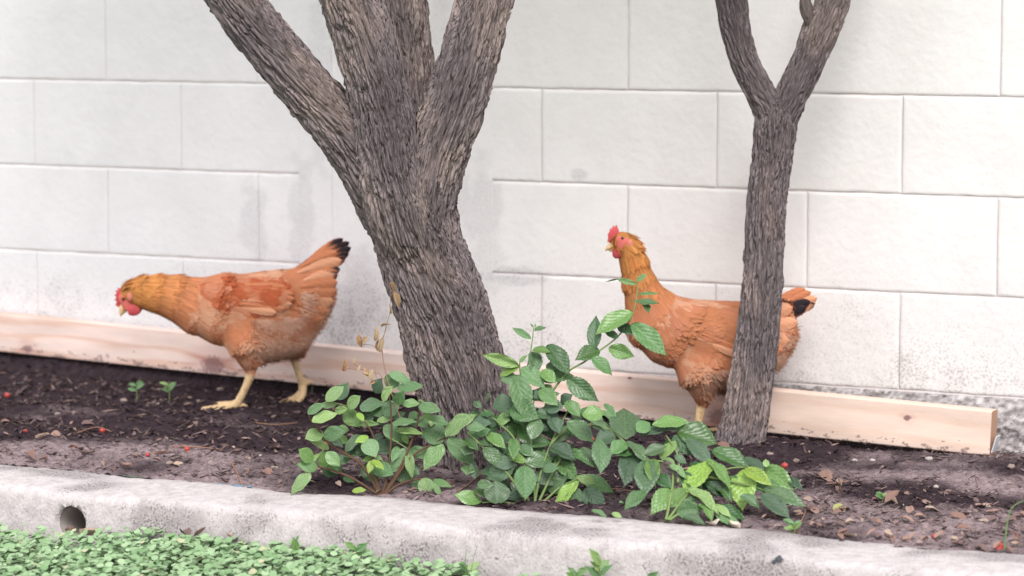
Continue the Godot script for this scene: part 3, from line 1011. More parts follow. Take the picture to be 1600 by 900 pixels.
func build_hen(h: Dictionary) -> void:
	var base: Vector3 = h.base
	var sc := scale_at(base)
	var o: Vector2 = h.origin
	var hen := thing("hen", base, h.label, "hen")
	var yaw := YAW + atan((800.0 - o.x) / F) + float(h.turn)
	hen.rotation.y = yaw
	var L := func(px: float, py: float) -> Vector3: return Vector3((px - o.x) / sc, (o.y - py) / sc, 0.0)
	var r := RandomNumberGenerator.new()
	r.seed = h.seed
	# body: bones from head to rump, wings and thighs, joined into one skin
	field_start(L.call(h.box[0], h.box[3]) + Vector3(0, 0, -0.125), L.call(h.box[2], h.box[1]) + Vector3(0, 0, 0.125), 0.0042)
	var sp: Array = h.spine
	for k in sp.size() - 1:
		field_bone(L.call(sp[k][0], sp[k][1]), sp[k][2] / sc, L.call(sp[k + 1][0], sp[k + 1][1]), sp[k + 1][2] / sc, h.flat, 0.012)
	for q in h.extra:      # [px, py, r, px, py, r, z]
		for side in ([1.0, -1.0] if q[6] != 0.0 else [1.0]):
			var za := Vector3(0, 0, q[6] * side)
			field_bone(L.call(q[0], q[1]) + za, q[2] / sc, L.call(q[3], q[4]) + za * float(q[7]), q[5] / sc, 1.0, 0.034)
	for q in h.thigh:      # [px, py, r, px, py, r, z]
		field_bone(L.call(q[0], q[1]) + Vector3(0, 0, q[6]), q[2] / sc, L.call(q[3], q[4]) + Vector3(0, 0, q[6]), q[5] / sc, 1.0, 0.028)
	surface_net()
	var nn := PackedVector3Array()
	var cc := PackedColorArray()
	for p in net_v:
		nn.append(field_normal(p))
		cc.append(hen_color(h, p, sc) * 0.9)
	put("body", arrays(net_v, nn, cc, PackedVector2Array(), net_i), M.feather, hen)
	# plumage
	pv = PackedVector3Array(); pn = PackedVector3Array(); pc = PackedColorArray(); pi_ = PackedInt32Array()
	var dirs := []
	for k in sp.size() - 1:
		dirs.append([L.call(sp[k][0], sp[k][1]), L.call(sp[k + 1][0], sp[k + 1][1])])
	var face: Vector3 = L.call(h.eye[0], h.eye[1])
	for q in net_i.size() / 6:
		var want := 0.55
		var p := net_v[net_i[q * 6]] * 0.5 + net_v[net_i[q * 6 + 1]] * 0.5
		var px := o.x + p.x * sc
		var py := o.y - p.y * sc
		var zone := hen_zone(h, px, py, p.z)
		if zone == 0: want = 1.0
		if zone >= 3: want = 0.95
		if zone == 1: want = 0.95
		if r.randf() > want: continue
		var n := field_normal(p)
		var best := 9.0
		var flow := Vector3(1, 0, 0)
		for e in dirs:
			var c: Vector3 = Geometry3D.get_closest_point_to_segment(p, e[0], e[1])
			var dd := c.distance_squared_to(p)
			if dd < best:
				best = dd
				flow = (e[1] - e[0]).normalized()
		if Vector2(p.x - face.x, p.y - face.y).length() < (0.017 if h.seed == 11 else 0.0125) and zone == 0: continue
		flow += Vector3(0, -0.28 if zone != 0 else -0.1, 0)
		if zone == 3: flow += Vector3(0.1, -0.6, 0)
		if zone == 4: flow += Vector3(0.0, -1.2, 0)
		flow += Vector3(r.randfn(), r.randfn(), r.randfn()) * (0.10 if zone < 3 else 0.24)
		flow = (flow - n * flow.dot(n)).normalized()
		var col := hen_color(h, p, sc)
		var c0 := col * r.randf_range(0.88, 1.0)
		var c1 := col * r.randf_range(1.0, 1.13)
		if zone == 0:
			var hue := r.randf_range(0.74, 1.16)      # hackles are streaked
			c0 = c0 * hue
			c1 = c1 * hue * 1.05
		match zone:
			0: quill(p, flow, n, r.randf_range(0.018, 0.032), r.randf_range(0.0035, 0.006), r.randf_range(0.0, 0.035), c0, c1)
			1: quill(p, flow, n, r.randf_range(0.020, 0.032), r.randf_range(0.008, 0.013), r.randf_range(0.0, 0.018), c0, c1)
			2: quill(p, flow, n, r.randf_range(0.024, 0.038), r.randf_range(0.011, 0.016), r.randf_range(0.0, 0.016), c0, c1)
			3: quill(p, flow, n, r.randf_range(0.018, 0.034), r.randf_range(0.003, 0.007), r.randf_range(0.01, 0.12), c0, c1)
			_: quill(p, flow, n, r.randf_range(0.010, 0.018), r.randf_range(0.004, 0.007), r.randf_range(0.0, 0.08), c0, c1)
		if zone == 3:      # down showing at the edge
			for e in 2:
				var dd2 := (flow + n * r.randf_range(0.25, 0.9) + Vector3(r.randfn(), r.randfn(), r.randfn()) * 0.3).normalized()
				quill(p, dd2, n, r.randf_range(0.010, 0.022), 0.0013, 0.05, c0, c1)
	put("plumage", arrays(pv, pn, pc, PackedVector2Array(), pi_), M.feather, hen)
	# wing and tail feathers, each a part
	for q in h.quills:      # [kind, bx, by, tx, ty, w px, black from]
		for side in ([1.0, -1.0] if q[0] != "tail_feather" else [0.003 + 0.0028 * h.quills.find(q) - 0.0028 * h.tail_from]):
			var a: Vector3 = L.call(q[1], q[2])
			var b: Vector3 = L.call(q[3], q[4])
			if q[0] != "tail_feather":
				a.z = field_surface_z(a.x, a.y, side) + 0.004 * side
				b.z = lerpf(a.z, field_surface_z(b.x, b.y, side), 0.6) + 0.012 * side
			else:
				a.z = side * 0.4
				b.z = side
			var dx := (b - a).normalized()
			var dz := Vector3(0, 0.15, 1.0 if side >= 0.0 or q[0] == "tail_feather" else -1.0)
			dz = (dz - dx * dz.dot(dx)).normalized()
			var dy := dz.cross(dx)
			var bc: Color = q[7]
			var f := put(q[0], feather_mesh(a.distance_to(b), q[5] / sc, bc * r.randf_range(0.92, 1.08), lin(44, 38, 44), q[6], 0.12), M.feather, hen)
			f.transform = Transform3D(Basis(dx, dy, dz), a)
	# legs
	for q in h.legs:
		var z: float = q.z
		var pth := []
		for e in q.shank: pth.append([L.call(e[0], e[1]) + Vector3(0, 0, z), e[2] * 0.86 / sc])
		var toes := []
		for tt in q.toes:
			var one := []
			for e in tt: one.append([L.call(e[0], e[1]) + Vector3(0, 0, z + e[3]), e[2] / sc])
			toes.append(one)
		put("leg", leg_mesh(pth, toes, z), M.leg, hen)
	# head: comb, wattles, face, ears, eyes, beak
	var hs: float = 1.0 / sc
	var cp := PackedVector2Array()
	for q in h.comb: cp.append(Vector2((q[0] - o.x) / sc, (o.y - q[1]) / sc))
	var st := SurfaceTool.new()
	st.begin(Mesh.PRIMITIVE_TRIANGLES)
	var tri := Geometry2D.triangulate_polygon(cp)
	var cen := Vector2.ZERO
	for q in cp: cen += q
	cen /= cp.size()
	for side in [1.0, -1.0]:
		for k in tri:
			var inner: Vector2 = cen + (cp[k] - cen) * 0.8
			st.add_vertex(Vector3(inner.x, inner.y, side * 0.0032))
		for k in cp.size():
			var a2 := cp[k]
			var b2 := cp[(k + 1) % cp.size()]
			var ai := cen + (a2 - cen) * 0.8
			var bi := cen + (b2 - cen) * 0.8
			for q in [Vector3(ai.x, ai.y, side * 0.0032), Vector3(a2.x, a2.y, 0), Vector3(bi.x, bi.y, side * 0.0032), Vector3(bi.x, bi.y, side * 0.0032), Vector3(a2.x, a2.y, 0), Vector3(b2.x, b2.y, 0)]:
				st.add_vertex(q)
	st.generate_normals()
	put("comb", st.commit(), M.skin, hen)
	var fz := field_surface_z(face.x, face.y, 1.0)
	for side in [1.0, -1.0]:
		var fc: Vector3 = L.call(h.face[0], h.face[1])
		var fm := put("face", blob(Vector3(h.face[2] * hs, h.face[3] * hs, 0.0042), 20, 12, func(p, u): return p * (1.0 + 0.13 * sin(atan2(u.y, u.x) * 3.0 + 0.7)) + Vector3(0, 0, 0.0008 * sin(u.x * 17.0) * sin(u.y * 13.0))), M.face, hen)
		fm.position = Vector3(fc.x, fc.y, side * (absf(field_surface_z(fc.x, fc.y, side)) - 0.001))
		fm.rotation.z = h.face[4]
		var ec: Vector3 = L.call(h.ear[0], h.ear[1])
		var em := put("earlobe", blob(Vector3(h.ear[2] * hs, h.ear[3] * hs, 0.004), 14, 10, func(p, u): return p), M.ear, hen)
		em.position = Vector3(ec.x, ec.y, side * (absf(field_surface_z(ec.x, ec.y, side)) + 0.0015))
		var ir := put("eye", blob(Vector3(3.3 * hs, 3.0 * hs, 0.004), 14, 10, func(p, u): return p), M.iris, hen)
		ir.position = Vector3(face.x, face.y, side * (absf(fz) + 0.0026))
		var pu := put("pupil", blob(Vector3(2.0 * hs, 2.0 * hs, 0.0022), 12, 8, func(p, u): return p), M.eye, ir)
		pu.position = Vector3(0, 0, side * 0.0028)
		var wc: Vector3 = L.call(h.wattle[0], h.wattle[1])
		var wr: float = h.wattle[2] * hs
		var wh: float = h.wattle[3] * hs
		var wm := put("wattle", blob(Vector3(wr, wh, 0.0045), 18, 12, func(p, u): return Vector3(p.x * (1.0 - 0.28 * u.y), p.y, p.z + 0.0006 * sin(u.x * 9.0))), M.skin, hen)
		wm.position = Vector3(wc.x, wc.y, side * 0.012)
		wm.rotation = Vector3(0.12 * side, 0, h.wattle[4])
	var bk := []
	for q in h.beak: bk.append([L.call(q[0], q[1]), q[2] / sc])
	put("beak", tube(bk, 14, 0.0015), M.beak, hen)
	var bl := []
	for q in h.beak_low: bl.append([L.call(q[0], q[1]), q[2] / sc])
	put("lower_beak", tube(bl, 12, 0.0015), M.beak, hen)

func hen_zone(h: Dictionary, px: float, py: float, z: float) -> int:      # 0 hackle, 1 body, 2 wing, 3 fluff, 4 thigh
	if h.hackle.call(px, py): return 0
	if Geometry2D.is_point_in_polygon(Vector2(px, py), h.wing) and absf(z) > 0.03: return 2
	if py > h.thigh_y: return 4
	if h.fluff.call(px, py): return 3
	return 1
func hen_color(h: Dictionary, p: Vector3, sc: float) -> Color:
	var px: float = h.origin.x + p.x * sc
	var py: float = h.origin.y - p.y * sc
	var e := n_b.get_noise_3d(p.x * 1.3, p.y * 1.3, p.z * 1.3 + h.seed)
	var e2 := n_a.get_noise_3d(p.x * 7.0, p.y * 7.0, p.z * 7.0 + h.seed)
	var c := lin(197, 128, 93).lerp(lin(210, 158, 128), smoothstep(-0.15, 0.45, e2 + 0.3 * e))
	match hen_zone(h, px, py, p.z):
		0:
			c = lin(204, 138, 80).lerp(lin(192, 118, 66), smoothstep(0.0, 0.5, e))
			c = c.lerp(lin(200, 130, 92), clampf(h.hackle_fade.call(px, py), 0.0, 1.0))
		2: c = (lin(176, 92, 60) if h.seed == 11 else lin(192, 126, 90)).lerp(lin(194, 128, 98), smoothstep(-0.1, 0.45, e2 + 0.4 * e))
		3: c = lin(228, 180, 154).lerp(lin(204, 140, 108), smoothstep(-0.1, 0.4, e2 + 0.4 * e))
		4: c = lin(212, 152, 120)
	return c * (0.77 if h.seed == 12 else 0.92) * (1.0 + 0.16 * e)
func build_hens() -> void:
	var rust := lin(190, 122, 88)
	var buff := lin(204, 146, 114)
	var h1 := {
		"label": "rust coloured hen walking with lowered head before the plank", "seed": 11, "turn": -0.06,
		"base": on_y(412, 634, 0.016), "origin": Vector2(412, 634), "box": [160, 370, 560, 610], "flat": 0.84,
		"spine": [[206, 456, 15], [222, 455, 21], [245, 457, 27], [275, 463, 33], [308, 475, 41], [345, 482, 51], [388, 487, 58], [428, 484, 61], [460, 469, 49], [481, 446, 31], [492, 428, 19]],
		"extra": [[352, 457, 20, 430, 462, 11, 0.030, 1.75], [466, 488, 32, 498, 462, 14, 0.0, 1.0], [418, 526, 30, 450, 524, 22, 0.022, 1.0]],
		"thigh": [[386, 533, 28, 392, 570, 9.5, 0.040], [445, 524, 26, 456, 548, 9.5, -0.038]],
		"thigh_y": 560.0,
		"hackle": func(px, py): return px < 318.0 - (py - 430.0) * 0.55,
		"hackle_fade": func(px, py): return (px - 238.0 + (py - 430.0) * 0.6) / 75.0,
		"fluff": func(px, py): return (px > 395.0 and py > 490.0) or (px > 470.0 and py > 452.0),
		"wing": PackedVector2Array([Vector2(312, 436), Vector2(345, 424), Vector2(400, 424), Vector2(440, 440), Vector2(466, 456), Vector2(440, 470), Vector2(396, 484), Vector2(345, 474), Vector2(318, 456)]),
		"quills": [["wing_feather", 375, 474, 438, 478, 13, 2.0, buff], ["wing_feather", 380, 468, 452, 472, 13, 2.0, rust], ["wing_feather", 385, 462, 462, 465, 13, 2.0, buff], ["wing_feather", 390, 455, 466, 457, 13, 2.0, rust], ["wing_feather", 392, 447, 464, 450, 13, 2.0, rust], ["wing_feather", 388, 440, 454, 442, 14, 2.0, rust],
			["tail_feather", 470, 420, 536, 368, 17, 0.74, rust], ["tail_feather", 472, 422, 546, 373, 17, 0.72, rust], ["tail_feather", 474, 424, 549, 381, 17, 0.74, rust], ["tail_feather", 476, 426, 546, 390, 17, 0.78, rust], ["tail_feather", 476, 428, 541, 398, 18, 0.86, rust],
			["tail_covert", 466, 418, 528, 388, 17, 2.0, rust], ["tail_covert", 468, 424, 536, 400, 19, 2.0, buff], ["tail_covert", 474, 430, 534, 414, 19, 0.85, rust], ["tail_covert", 474, 436, 528, 420, 19, 0.9, buff], ["tail_covert", 474, 444, 530, 434, 21, 2.0, rust], ["tail_covert", 476, 452, 528, 448, 22, 2.0, rust], ["tail_covert", 474, 462, 524, 464, 24, 2.0, buff], ["tail_covert", 470, 470, 516, 480, 26, 2.0, rust], ["tail_covert", 464, 476, 508, 492, 26, 2.0, rust]],
		"tail_from": 6,
		"legs": [
			{"z": 0.042, "shank": [[391, 566, 9], [393, 582, 8.4], [385, 603, 6.8], [376, 620, 7.2], [371, 629, 7.6]], "toes": [[[372, 626, 6.6, 0], [355, 629, 5.2, 0.002], [336, 632, 4.4, 0.006], [322, 633, 3.6, 0.008], [314, 635, 1.4, 0.009]], [[372, 627, 6.4, 0], [352, 633, 5.0, 0.014], [338, 636, 4.0, 0.026], [328, 638, 1.6, 0.03]], [[372, 627, 6.2, 0], [356, 628, 4.6, -0.014], [344, 629, 3.6, -0.024], [336, 630, 1.4, -0.03]], [[371, 628, 5.6, 0], [382, 630, 4.6, -0.004], [389, 632, 1.6, -0.006]]]},
			{"z": -0.040, "shank": [[455, 545, 8.5], [458, 560, 7.6], [464, 582, 6.4], [471, 601, 7.6], [473, 607, 7.4]], "toes": [[[472, 604, 7.0, 0], [470, 618, 5.6, 0.0], [460, 629, 5.0, 0.004], [445, 631, 4.2, 0.006], [434, 633, 1.6, 0.006]], [[472, 605, 6.4, 0], [472, 620, 5.2, 0.012], [463, 633, 4.4, 0.02], [455, 638, 1.6, 0.022]], [[472, 605, 6.0, 0], [468, 618, 4.6, -0.012], [456, 628, 3.6, -0.02], [448, 629, 1.4, -0.024]], [[473, 603, 5.4, 0], [481, 602, 4.4, -0.004], [487, 601, 1.6, -0.006]]]}],
		"eye": [197, 464], "face": [203, 468, 13, 15, 0.3], "ear": [208, 460, 5, 7], "wattle": [213, 482, 10, 9, 0.2],
		"comb": [[206, 446], [197, 446], [190, 449], [187, 447], [187.5, 452], [183.5, 452], [185.5, 457], [182, 459], [185, 463], [182, 467], [185.5, 470], [183.5, 475], [188, 478], [193, 480], [196, 472], [195, 464], [198, 456]],
		"beak": [[199, 472, 7.5], [195, 479, 5.8], [192.5, 486, 3.8], [192, 493, 0.8]], "beak_low": [[202, 476, 5.5], [198, 483, 3.6], [195, 489, 1.0]],
	}
	build_hen(h1)
	var h2 := {
		"label": "orange brown hen with raised neck behind the slim forked tree", "seed": 12, "turn": 0.04,
		"base": on_y(1110, 684, 0.004), "origin": Vector2(1110, 684), "box": [925, 345, 1290, 660], "flat": 0.84,
		"spine": [[972, 376, 15], [981, 386, 16], [988, 405, 19], [996, 436, 23], [1008, 466, 30], [1028, 494, 41], [1060, 518, 52], [1100, 530, 60], [1145, 532, 61], [1182, 520, 48], [1204, 502, 32], [1214, 490, 20]],
		"extra": [[1076, 502, 21, 1150, 520, 12, 0.030, 1.75], [1185, 540, 34, 1210, 520, 18, 0.0, 1.0], [1010, 508, 29, 1026, 522, 30, 0.0, 1.0], [1108, 566, 32, 1140, 572, 30, 0.022, 1.0]],
		"thigh": [[1086, 578, 27, 1094, 618, 10, 0.040], [1140, 580, 26, 1148, 620, 10, -0.036]],
		"thigh_y": 612.0,
		"hackle": func(px, py): return py < 478.0 - (px - 985.0) * 0.35 and px < 1050.0,
		"hackle_fade": func(px, py): return (py - 405.0 + (px - 1000.0) * 0.4) / 75.0,
		"fluff": func(px, py): return (px > 1090.0 and py > 568.0) or (px > 1185.0 and py > 510.0),
		"wing": PackedVector2Array([Vector2(1040, 478), Vector2(1080, 468), Vector2(1140, 476), Vector2(1190, 508), Vector2(1180, 530), Vector2(1130, 536), Vector2(1070, 522), Vector2(1044, 500)]),
		"quills": [["wing_feather", 1085, 520, 1165, 548, 14, 2.0, buff], ["wing_feather", 1095, 514, 1178, 542, 14, 2.0, rust], ["wing_feather", 1100, 506, 1188, 534, 14, 2.0, buff], ["wing_feather", 1105, 498, 1194, 526, 14, 2.0, rust],
			["tail_feather", 1195, 482, 1254, 446, 18, 2.0, rust], ["tail_feather", 1196, 485, 1263, 450, 19, 2.0, rust], ["tail_feather", 1198, 489, 1273, 459, 21, 2.0, buff], ["tail_feather", 1198, 492, 1270, 468, 20, 0.9, buff], ["tail_feather", 1199, 494, 1262, 464, 21, 0.5, rust], ["tail_feather", 1199, 497, 1256, 475, 20, 0.55, rust],
			["tail_covert", 1192, 494, 1234, 472, 18, 2.0, buff], ["tail_covert", 1192, 506, 1242, 494, 20, 2.0, buff], ["tail_covert", 1192, 516, 1238, 508, 22, 2.0, rust], ["tail_covert", 1192, 524, 1230, 524, 24, 2.0, buff], ["tail_covert", 1188, 530, 1220, 540, 24, 2.0, rust]],
		"tail_from": 4,
		"legs": [
			{"z": 0.040, "shank": [[1094, 616, 10], [1094, 630, 9], [1090, 655, 7.4], [1086, 676, 7.6], [1085, 686, 7.6]], "toes": [[[1086, 684, 6.6, 0], [1068, 686, 5.2, 0.002], [1048, 688, 4.2, 0.004], [1036, 690, 1.4, 0.004]], [[1086, 684, 6.4, 0], [1068, 687, 5.0, 0.014], [1052, 690, 3.8, 0.026], [1044, 692, 1.4, 0.03]], [[1086, 684, 6.2, 0], [1070, 685, 4.6, -0.014], [1056, 686, 3.6, -0.024], [1048, 687, 1.4, -0.03]], [[1085, 684, 5.6, 0], [1097, 686, 4.6, -0.004], [1104, 688, 1.6, -0.006]]]},
			{"z": -0.036, "shank": [[1148, 620, 10], [1149, 634, 8.6], [1147, 655, 7.2], [1144, 674, 7.4], [1143, 680, 7.4]], "toes": [[[1144, 677, 6.6, 0], [1126, 679, 5.2, 0.002], [1106, 681, 4.2, 0.004], [1096, 682, 1.4, 0.004]], [[1144, 677, 6.2, 0], [1128, 678, 4.6, -0.014], [1114, 679, 3.6, -0.024], [1108, 680, 1.4, -0.03]], [[1144, 677, 5.6, 0], [1156, 679, 4.6, -0.004], [1162, 680, 1.6, -0.006]]]}],
		"eye": [971, 370], "face": [972, 378, 13, 11, -0.2], "ear": [983, 379, 4.5, 7.5], "wattle": [964, 393, 9, 9, 0.5],
		"comb": [[976, 362], [968, 365], [965, 357], [962, 350], [959, 354], [957, 351], [954.5, 357], [952, 356], [950.5, 363], [948.5, 364], [949, 371], [948, 377], [955, 380], [962, 378], [968, 372]],
		"beak": [[966, 380, 8], [957, 383, 6], [950, 386, 4], [944.5, 391, 0.8]], "beak_low": [[966, 386, 5.5], [957, 389, 3.4], [950, 391, 1.0]],
	}
	build_hen(h2)

# ------------------------------------------------------------------ plants
var leaf_kinds := []
var worn := {}      # each green with its blemished twin
func leaf_mesh(serr: float, curl: float, fold: float, widest: float, seed_: int) -> ArrayMesh:
	# unit leaf: along +z from 0 to 1, across x -0.5..0.5, face +y
	var v := PackedVector3Array()
	var uv := PackedVector2Array()
	var nu := 9
	var nv := 21
	for j in nv:
		var t := j / (nv - 1.0)
		var e := pow(t, log(0.5) / log(widest))
		var w := 0.5 * pow(maxf(sin(PI * e), 0.0), 0.72 + 0.35 * smoothstep(0.45, 1.0, t))
		if serr > 0.0 and j > 2 and j < nv - 1: w *= 1.0 + serr * (1.0 if j % 2 == 0 else -1.0)
		w = maxf(w, 0.006)
		for i in nu:
			var u := i / (nu - 1.0) * 2.0 - 1.0
			var y := -curl * t * t + fold * absf(u) * w + 0.018 * sin(t * 14.0 + absf(u) * 5.0 + seed_) * absf(u)
			y -= 0.10 * u * u * w
			v.append(Vector3(u * w, y, t - absf(u) * 0.02))
			uv.append(Vector2(0.5 + u * w, t))
	return grid_mesh(v, nu, nv, false, PackedColorArray(), uv)
func leaf_textures() -> Array:
	var w := 128
	var h := 256
	var d := PackedByteArray()
	d.resize(w * h * 3)
	var d2 := PackedByteArray()
	d2.resize(w * h * 3)
	var im := Image.create_empty(w, h, false, Image.FORMAT_RGB8)
	var n := noise(FastNoiseLite.TYPE_SIMPLEX, 0.05, 7, 3)
	for j in h:
		for i in w:
			var u := absf(i / (w - 1.0) - 0.5) * 2.0
			var t := j / (h - 1.0)
			var vein := smoothstep(0.035, 0.0, u)
			var ph := (t - u * 0.42) * 7.0
			var fr := absf(ph - round(ph))
			vein = maxf(vein, smoothstep(0.09, 0.0, fr) * 0.75 * (1.0 - u * 0.6))
			var net := absf(n.get_noise_2d(i * 3.0, j * 3.0))
			var l := 0.86 + 0.12 * n.get_noise_2d(i, j) + 0.16 * vein - 0.05 * smoothstep(0.1, 0.0, net)
			var o := (j * w + i) * 3
			d[o] = clampi(int((l + 0.05 * vein) * 245), 0, 255)
			d[o + 1] = clampi(int(l * 245), 0, 255)
			d[o + 2] = clampi(int(l * 240), 0, 255)
			var sp := n.get_noise_2d(i * 1.3 + 300.0, j * 1.3)
			var spot := smoothstep(0.34, 0.42, sp) * 0.8 + smoothstep(0.93, 1.0, t + 0.12 * n.get_noise_2d(i * 2.0, j * 2.0)) * 0.7
			spot = clampf(spot, 0.0, 0.9)
			d2[o] = clampi(int(lerpf(d[o], 250.0, spot)), 0, 255)
			d2[o + 1] = clampi(int(lerpf(d[o + 1], 190.0, spot)), 0, 255)
			d2[o + 2] = clampi(int(lerpf(d[o + 2], 170.0, spot)), 0, 255)
			var b := 0.6 - 0.35 * vein + 0.25 * smoothstep(0.0, 0.5, fr) + 0.1 * net
			im.set_pixel(i, j, Color(b, b, b))
	var tex := image_of(w, h, d)
	im.bump_map_to_normal_map(3.0)
	im.generate_mipmaps()
	return [tex, ImageTexture.create_from_image(im), image_of(w, h, d2)]
func plant_leaf(parent: Node3D, a: Vector3, b: Vector3, w: float, kind: int, mat: Material, lean: float, called := "leaf") -> MeshInstance3D:
	b = a + (b - a) * 1.14
	w *= 1.14
	var l := a.distance_to(b)
	var d := (b - a) / l
	var n := (-FH * lean + Vector3.UP * (1.25 - lean) + Vector3(rng.randfn(), rng.randfn(), rng.randfn()) * 0.16).normalized()
	var s := n.cross(d).normalized()
	n = d.cross(s).normalized()
	if worn.has(mat): mat = worn[mat][rng.randi() % 6]
	var o := put(called, leaf_kinds[kind], mat, parent)
	o.transform = Transform3D(Basis(s * w, n * l * rr(0.6, 1.7), d * l), a - parent.position)
	return o
func stem_px(parent: Node3D, called: String, list: Array, P: Callable, r0: float, r1: float, mat: Material) -> void:
	var p := []
	for k in list.size():
		p.append([P.call(list[k][0], list[k][1]) - parent.position, lerpf(r0, r1, k / (list.size() - 1.0))])
	put(called, tube(p, 7, 0.008), mat, parent)
func build_plants() -> void:
	leaf_kinds = [leaf_mesh(0.0, 0.10, 0.22, 0.46, 1), leaf_mesh(0.035, 0.16, 0.30, 0.46, 2), leaf_mesh(0.045, 0.28, 0.20, 0.50, 3), leaf_mesh(0.0, 0.22, 0.12, 0.42, 4), leaf_mesh(0.06, 0.45, 0.95, 0.5, 5)]
	var tx := leaf_textures()
	var greens := []
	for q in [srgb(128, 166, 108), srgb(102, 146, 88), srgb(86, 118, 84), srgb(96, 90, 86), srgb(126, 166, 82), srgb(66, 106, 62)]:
		var m := std(q, 0.4, 0.5)
		m.albedo_texture = tx[0]
		m.normal_enabled = true
		m.normal_texture = tx[1]
		m.normal_scale = 0.75
		m.backlight_enabled = true
		m.backlight = Color(0.24, 0.32, 0.14)
		greens.append(m)
	for m in greens:
		var w: StandardMaterial3D = m.duplicate()
		w.albedo_texture = tx[2]
		worn[m] = [m, w]
		for q in [[0.86, 0.02], [1.14, -0.015], [1.08, -0.028], [0.94, 0.025]]:      # leaves of one plant are not one green
			var x: StandardMaterial3D = (m if rng.randf() < 0.6 else w).duplicate()
			var c: Color = m.albedo_color
			x.albedo_color = Color.from_hsv(c.h + q[1], clampf(c.s * (1.0 - q[1] * 3.0), 0, 1), clampf(c.v * q[0], 0, 1))
			x.roughness = 0.40 + q[1] * 4.0
			worn[m].append(x)
	# --- young shrub with oval pale leaves, in front of the thick tree
	var z := Vector3(450, 560, 4.09)
	var base := on_y(450 + 600 / 4.09, 560 + 872 / 4.09, 0.0)
	base.y = soil_height(base.x, base.z)
	var s1 := thing("young_shrub", base, "young shrub with oval pale green leaves and a dry tan shoot", "shrub")
	var N1 := (FH - Vector3.UP * 0.15).normalized()
	var P1 := func(x: float, y: float) -> Vector3: return on_plane(z.x + x / z.z, z.y + y / z.z, base, N1)
	var leaves := [[245, 270, 345, 180, 80, 0], [300, 290, 365, 190, 80, 2], [130, 345, 225, 280, 55, 0], [215, 310, 300, 295, 45, 0], [160, 390, 305, 335, 88, 0], [385, 310, 455, 235, 72, 0], [300, 345, 370, 315, 45, 0], [360, 345, 440, 415, 88, 4], [445, 345, 485, 375, 35, 4], [430, 425, 565, 415, 38, 0], [565, 415, 655, 390, 42, 0], [670, 410, 800, 370, 66, 0],
		[650, 90, 785, 140, 60, 0], [700, 190, 850, 165, 62, 1], [640, 195, 690, 100, 90, 1], [610, 255, 660, 160, 70, 0], [690, 275, 735, 200, 70, 1], [545, 250, 575, 165, 75, 2], [735, 285, 835, 268, 56, 0], [840, 290, 965, 302, 68, 0], [832, 262, 872, 264, 16, 0], [868, 352, 918, 372, 45, 4], [885, 395, 832, 425, 62, 0], [908, 375, 1020, 398, 62, 0], [922, 385, 912, 432, 42, 0],
		[1010, 490, 1170, 338, 130, 0], [1012, 492, 862, 470, 140, 1], [1030, 495, 1180, 652, 100, 0], [1040, 520, 1105, 620, 62, 0], [990, 550, 870, 662, 105, 0], [958, 538, 976, 588, 46, 4],
		[222, 472, 124, 498, 88, 0], [235, 482, 352, 432, 82, 1], [255, 590, 150, 522, 72, 0], [252, 588, 326, 664, 72, 0], [215, 600, 242, 700, 74, 4], [200, 610, 145, 645, 26, 0], [160, 645, 90, 568, 84, 1], [190, 690, 84, 655, 74, 1], [148, 722, 28, 816, 80, 0], [210, 735, 292, 765, 74, 5], [262, 530, 335, 565, 54, 2],
		[362, 605, 462, 498, 92, 2], [348, 640, 518, 590, 74, 2], [512, 498, 440, 518, 46, 4], [498, 515, 560, 598, 98, 0], [612, 440, 722, 525, 84, 0], [690, 462, 848, 462, 42, 0], [700, 452, 800, 490, 44, 1], [728, 498, 762, 548, 36, 4], [545, 640, 495, 640, 36, 4], [545, 640, 522, 702, 42, 4], [545, 635, 612, 665, 42, 4], [550, 622, 598, 628, 30, 0],
		[772, 580, 648, 718, 84, 0], [778, 590, 908, 628, 68, 0], [770, 600, 790, 735, 54, 0], [700, 570, 672, 642, 48, 0], [655, 540, 590, 618, 60, 5], [540, 690, 662, 722, 94, 1], [478, 700, 560, 785, 98, 5], [700, 705, 790, 785, 115, 5], [780, 700, 832, 752, 62, 2], [700, 660, 785, 705, 76, 5],
		[862, 765, 902, 862, 88, 0], [840, 790, 815, 852, 74, 1], [930, 780, 985, 852, 42, 0], [930, 775, 1034, 796, 42, 1], [380, 390, 422, 450, 52, 2], [452, 330, 580, 300, 112, 2], [520, 375, 640, 320, 96, 2], [600, 360, 700, 300, 90, 2], [412, 845, 492, 828, 40, 4], [345, 790, 410, 805, 40, 5], [640, 600, 720, 690, 90, 5], [560, 560, 640, 620, 90, 5], [440, 560, 520, 650, 90, 2], [620, 700, 640, 780, 80, 5], [740, 520, 810, 490, 60, 2], [780, 420, 850, 440, 60, 2], [300, 680, 380, 650, 60, 2]]
	for q in leaves:
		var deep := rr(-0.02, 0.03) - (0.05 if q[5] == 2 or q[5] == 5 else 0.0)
		var a: Vector3 = P1.call(q[0], q[1]) - FH * deep
		var b: Vector3 = P1.call(q[2], q[3]) - FH * (deep + rr(0.0, 0.02))
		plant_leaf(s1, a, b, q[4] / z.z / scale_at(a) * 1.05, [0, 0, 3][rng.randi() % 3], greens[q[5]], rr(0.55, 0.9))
	for k in 16:      # inner leaves
		var x := rr(260, 860)
		var y := rr(360, 760)
		var a: Vector3 = P1.call(x, y) + FH * rr(0.03, 0.09)
		var b: Vector3 = a + RT * rr(-0.022, 0.022) + Vector3.UP * rr(-0.016, 0.014) - FH * rr(0.0, 0.02)
		plant_leaf(s1, a, b, rr(0.014, 0.020), 0, greens[[1, 2, 5, 5][rng.randi() % 4]], rr(0.5, 0.9))
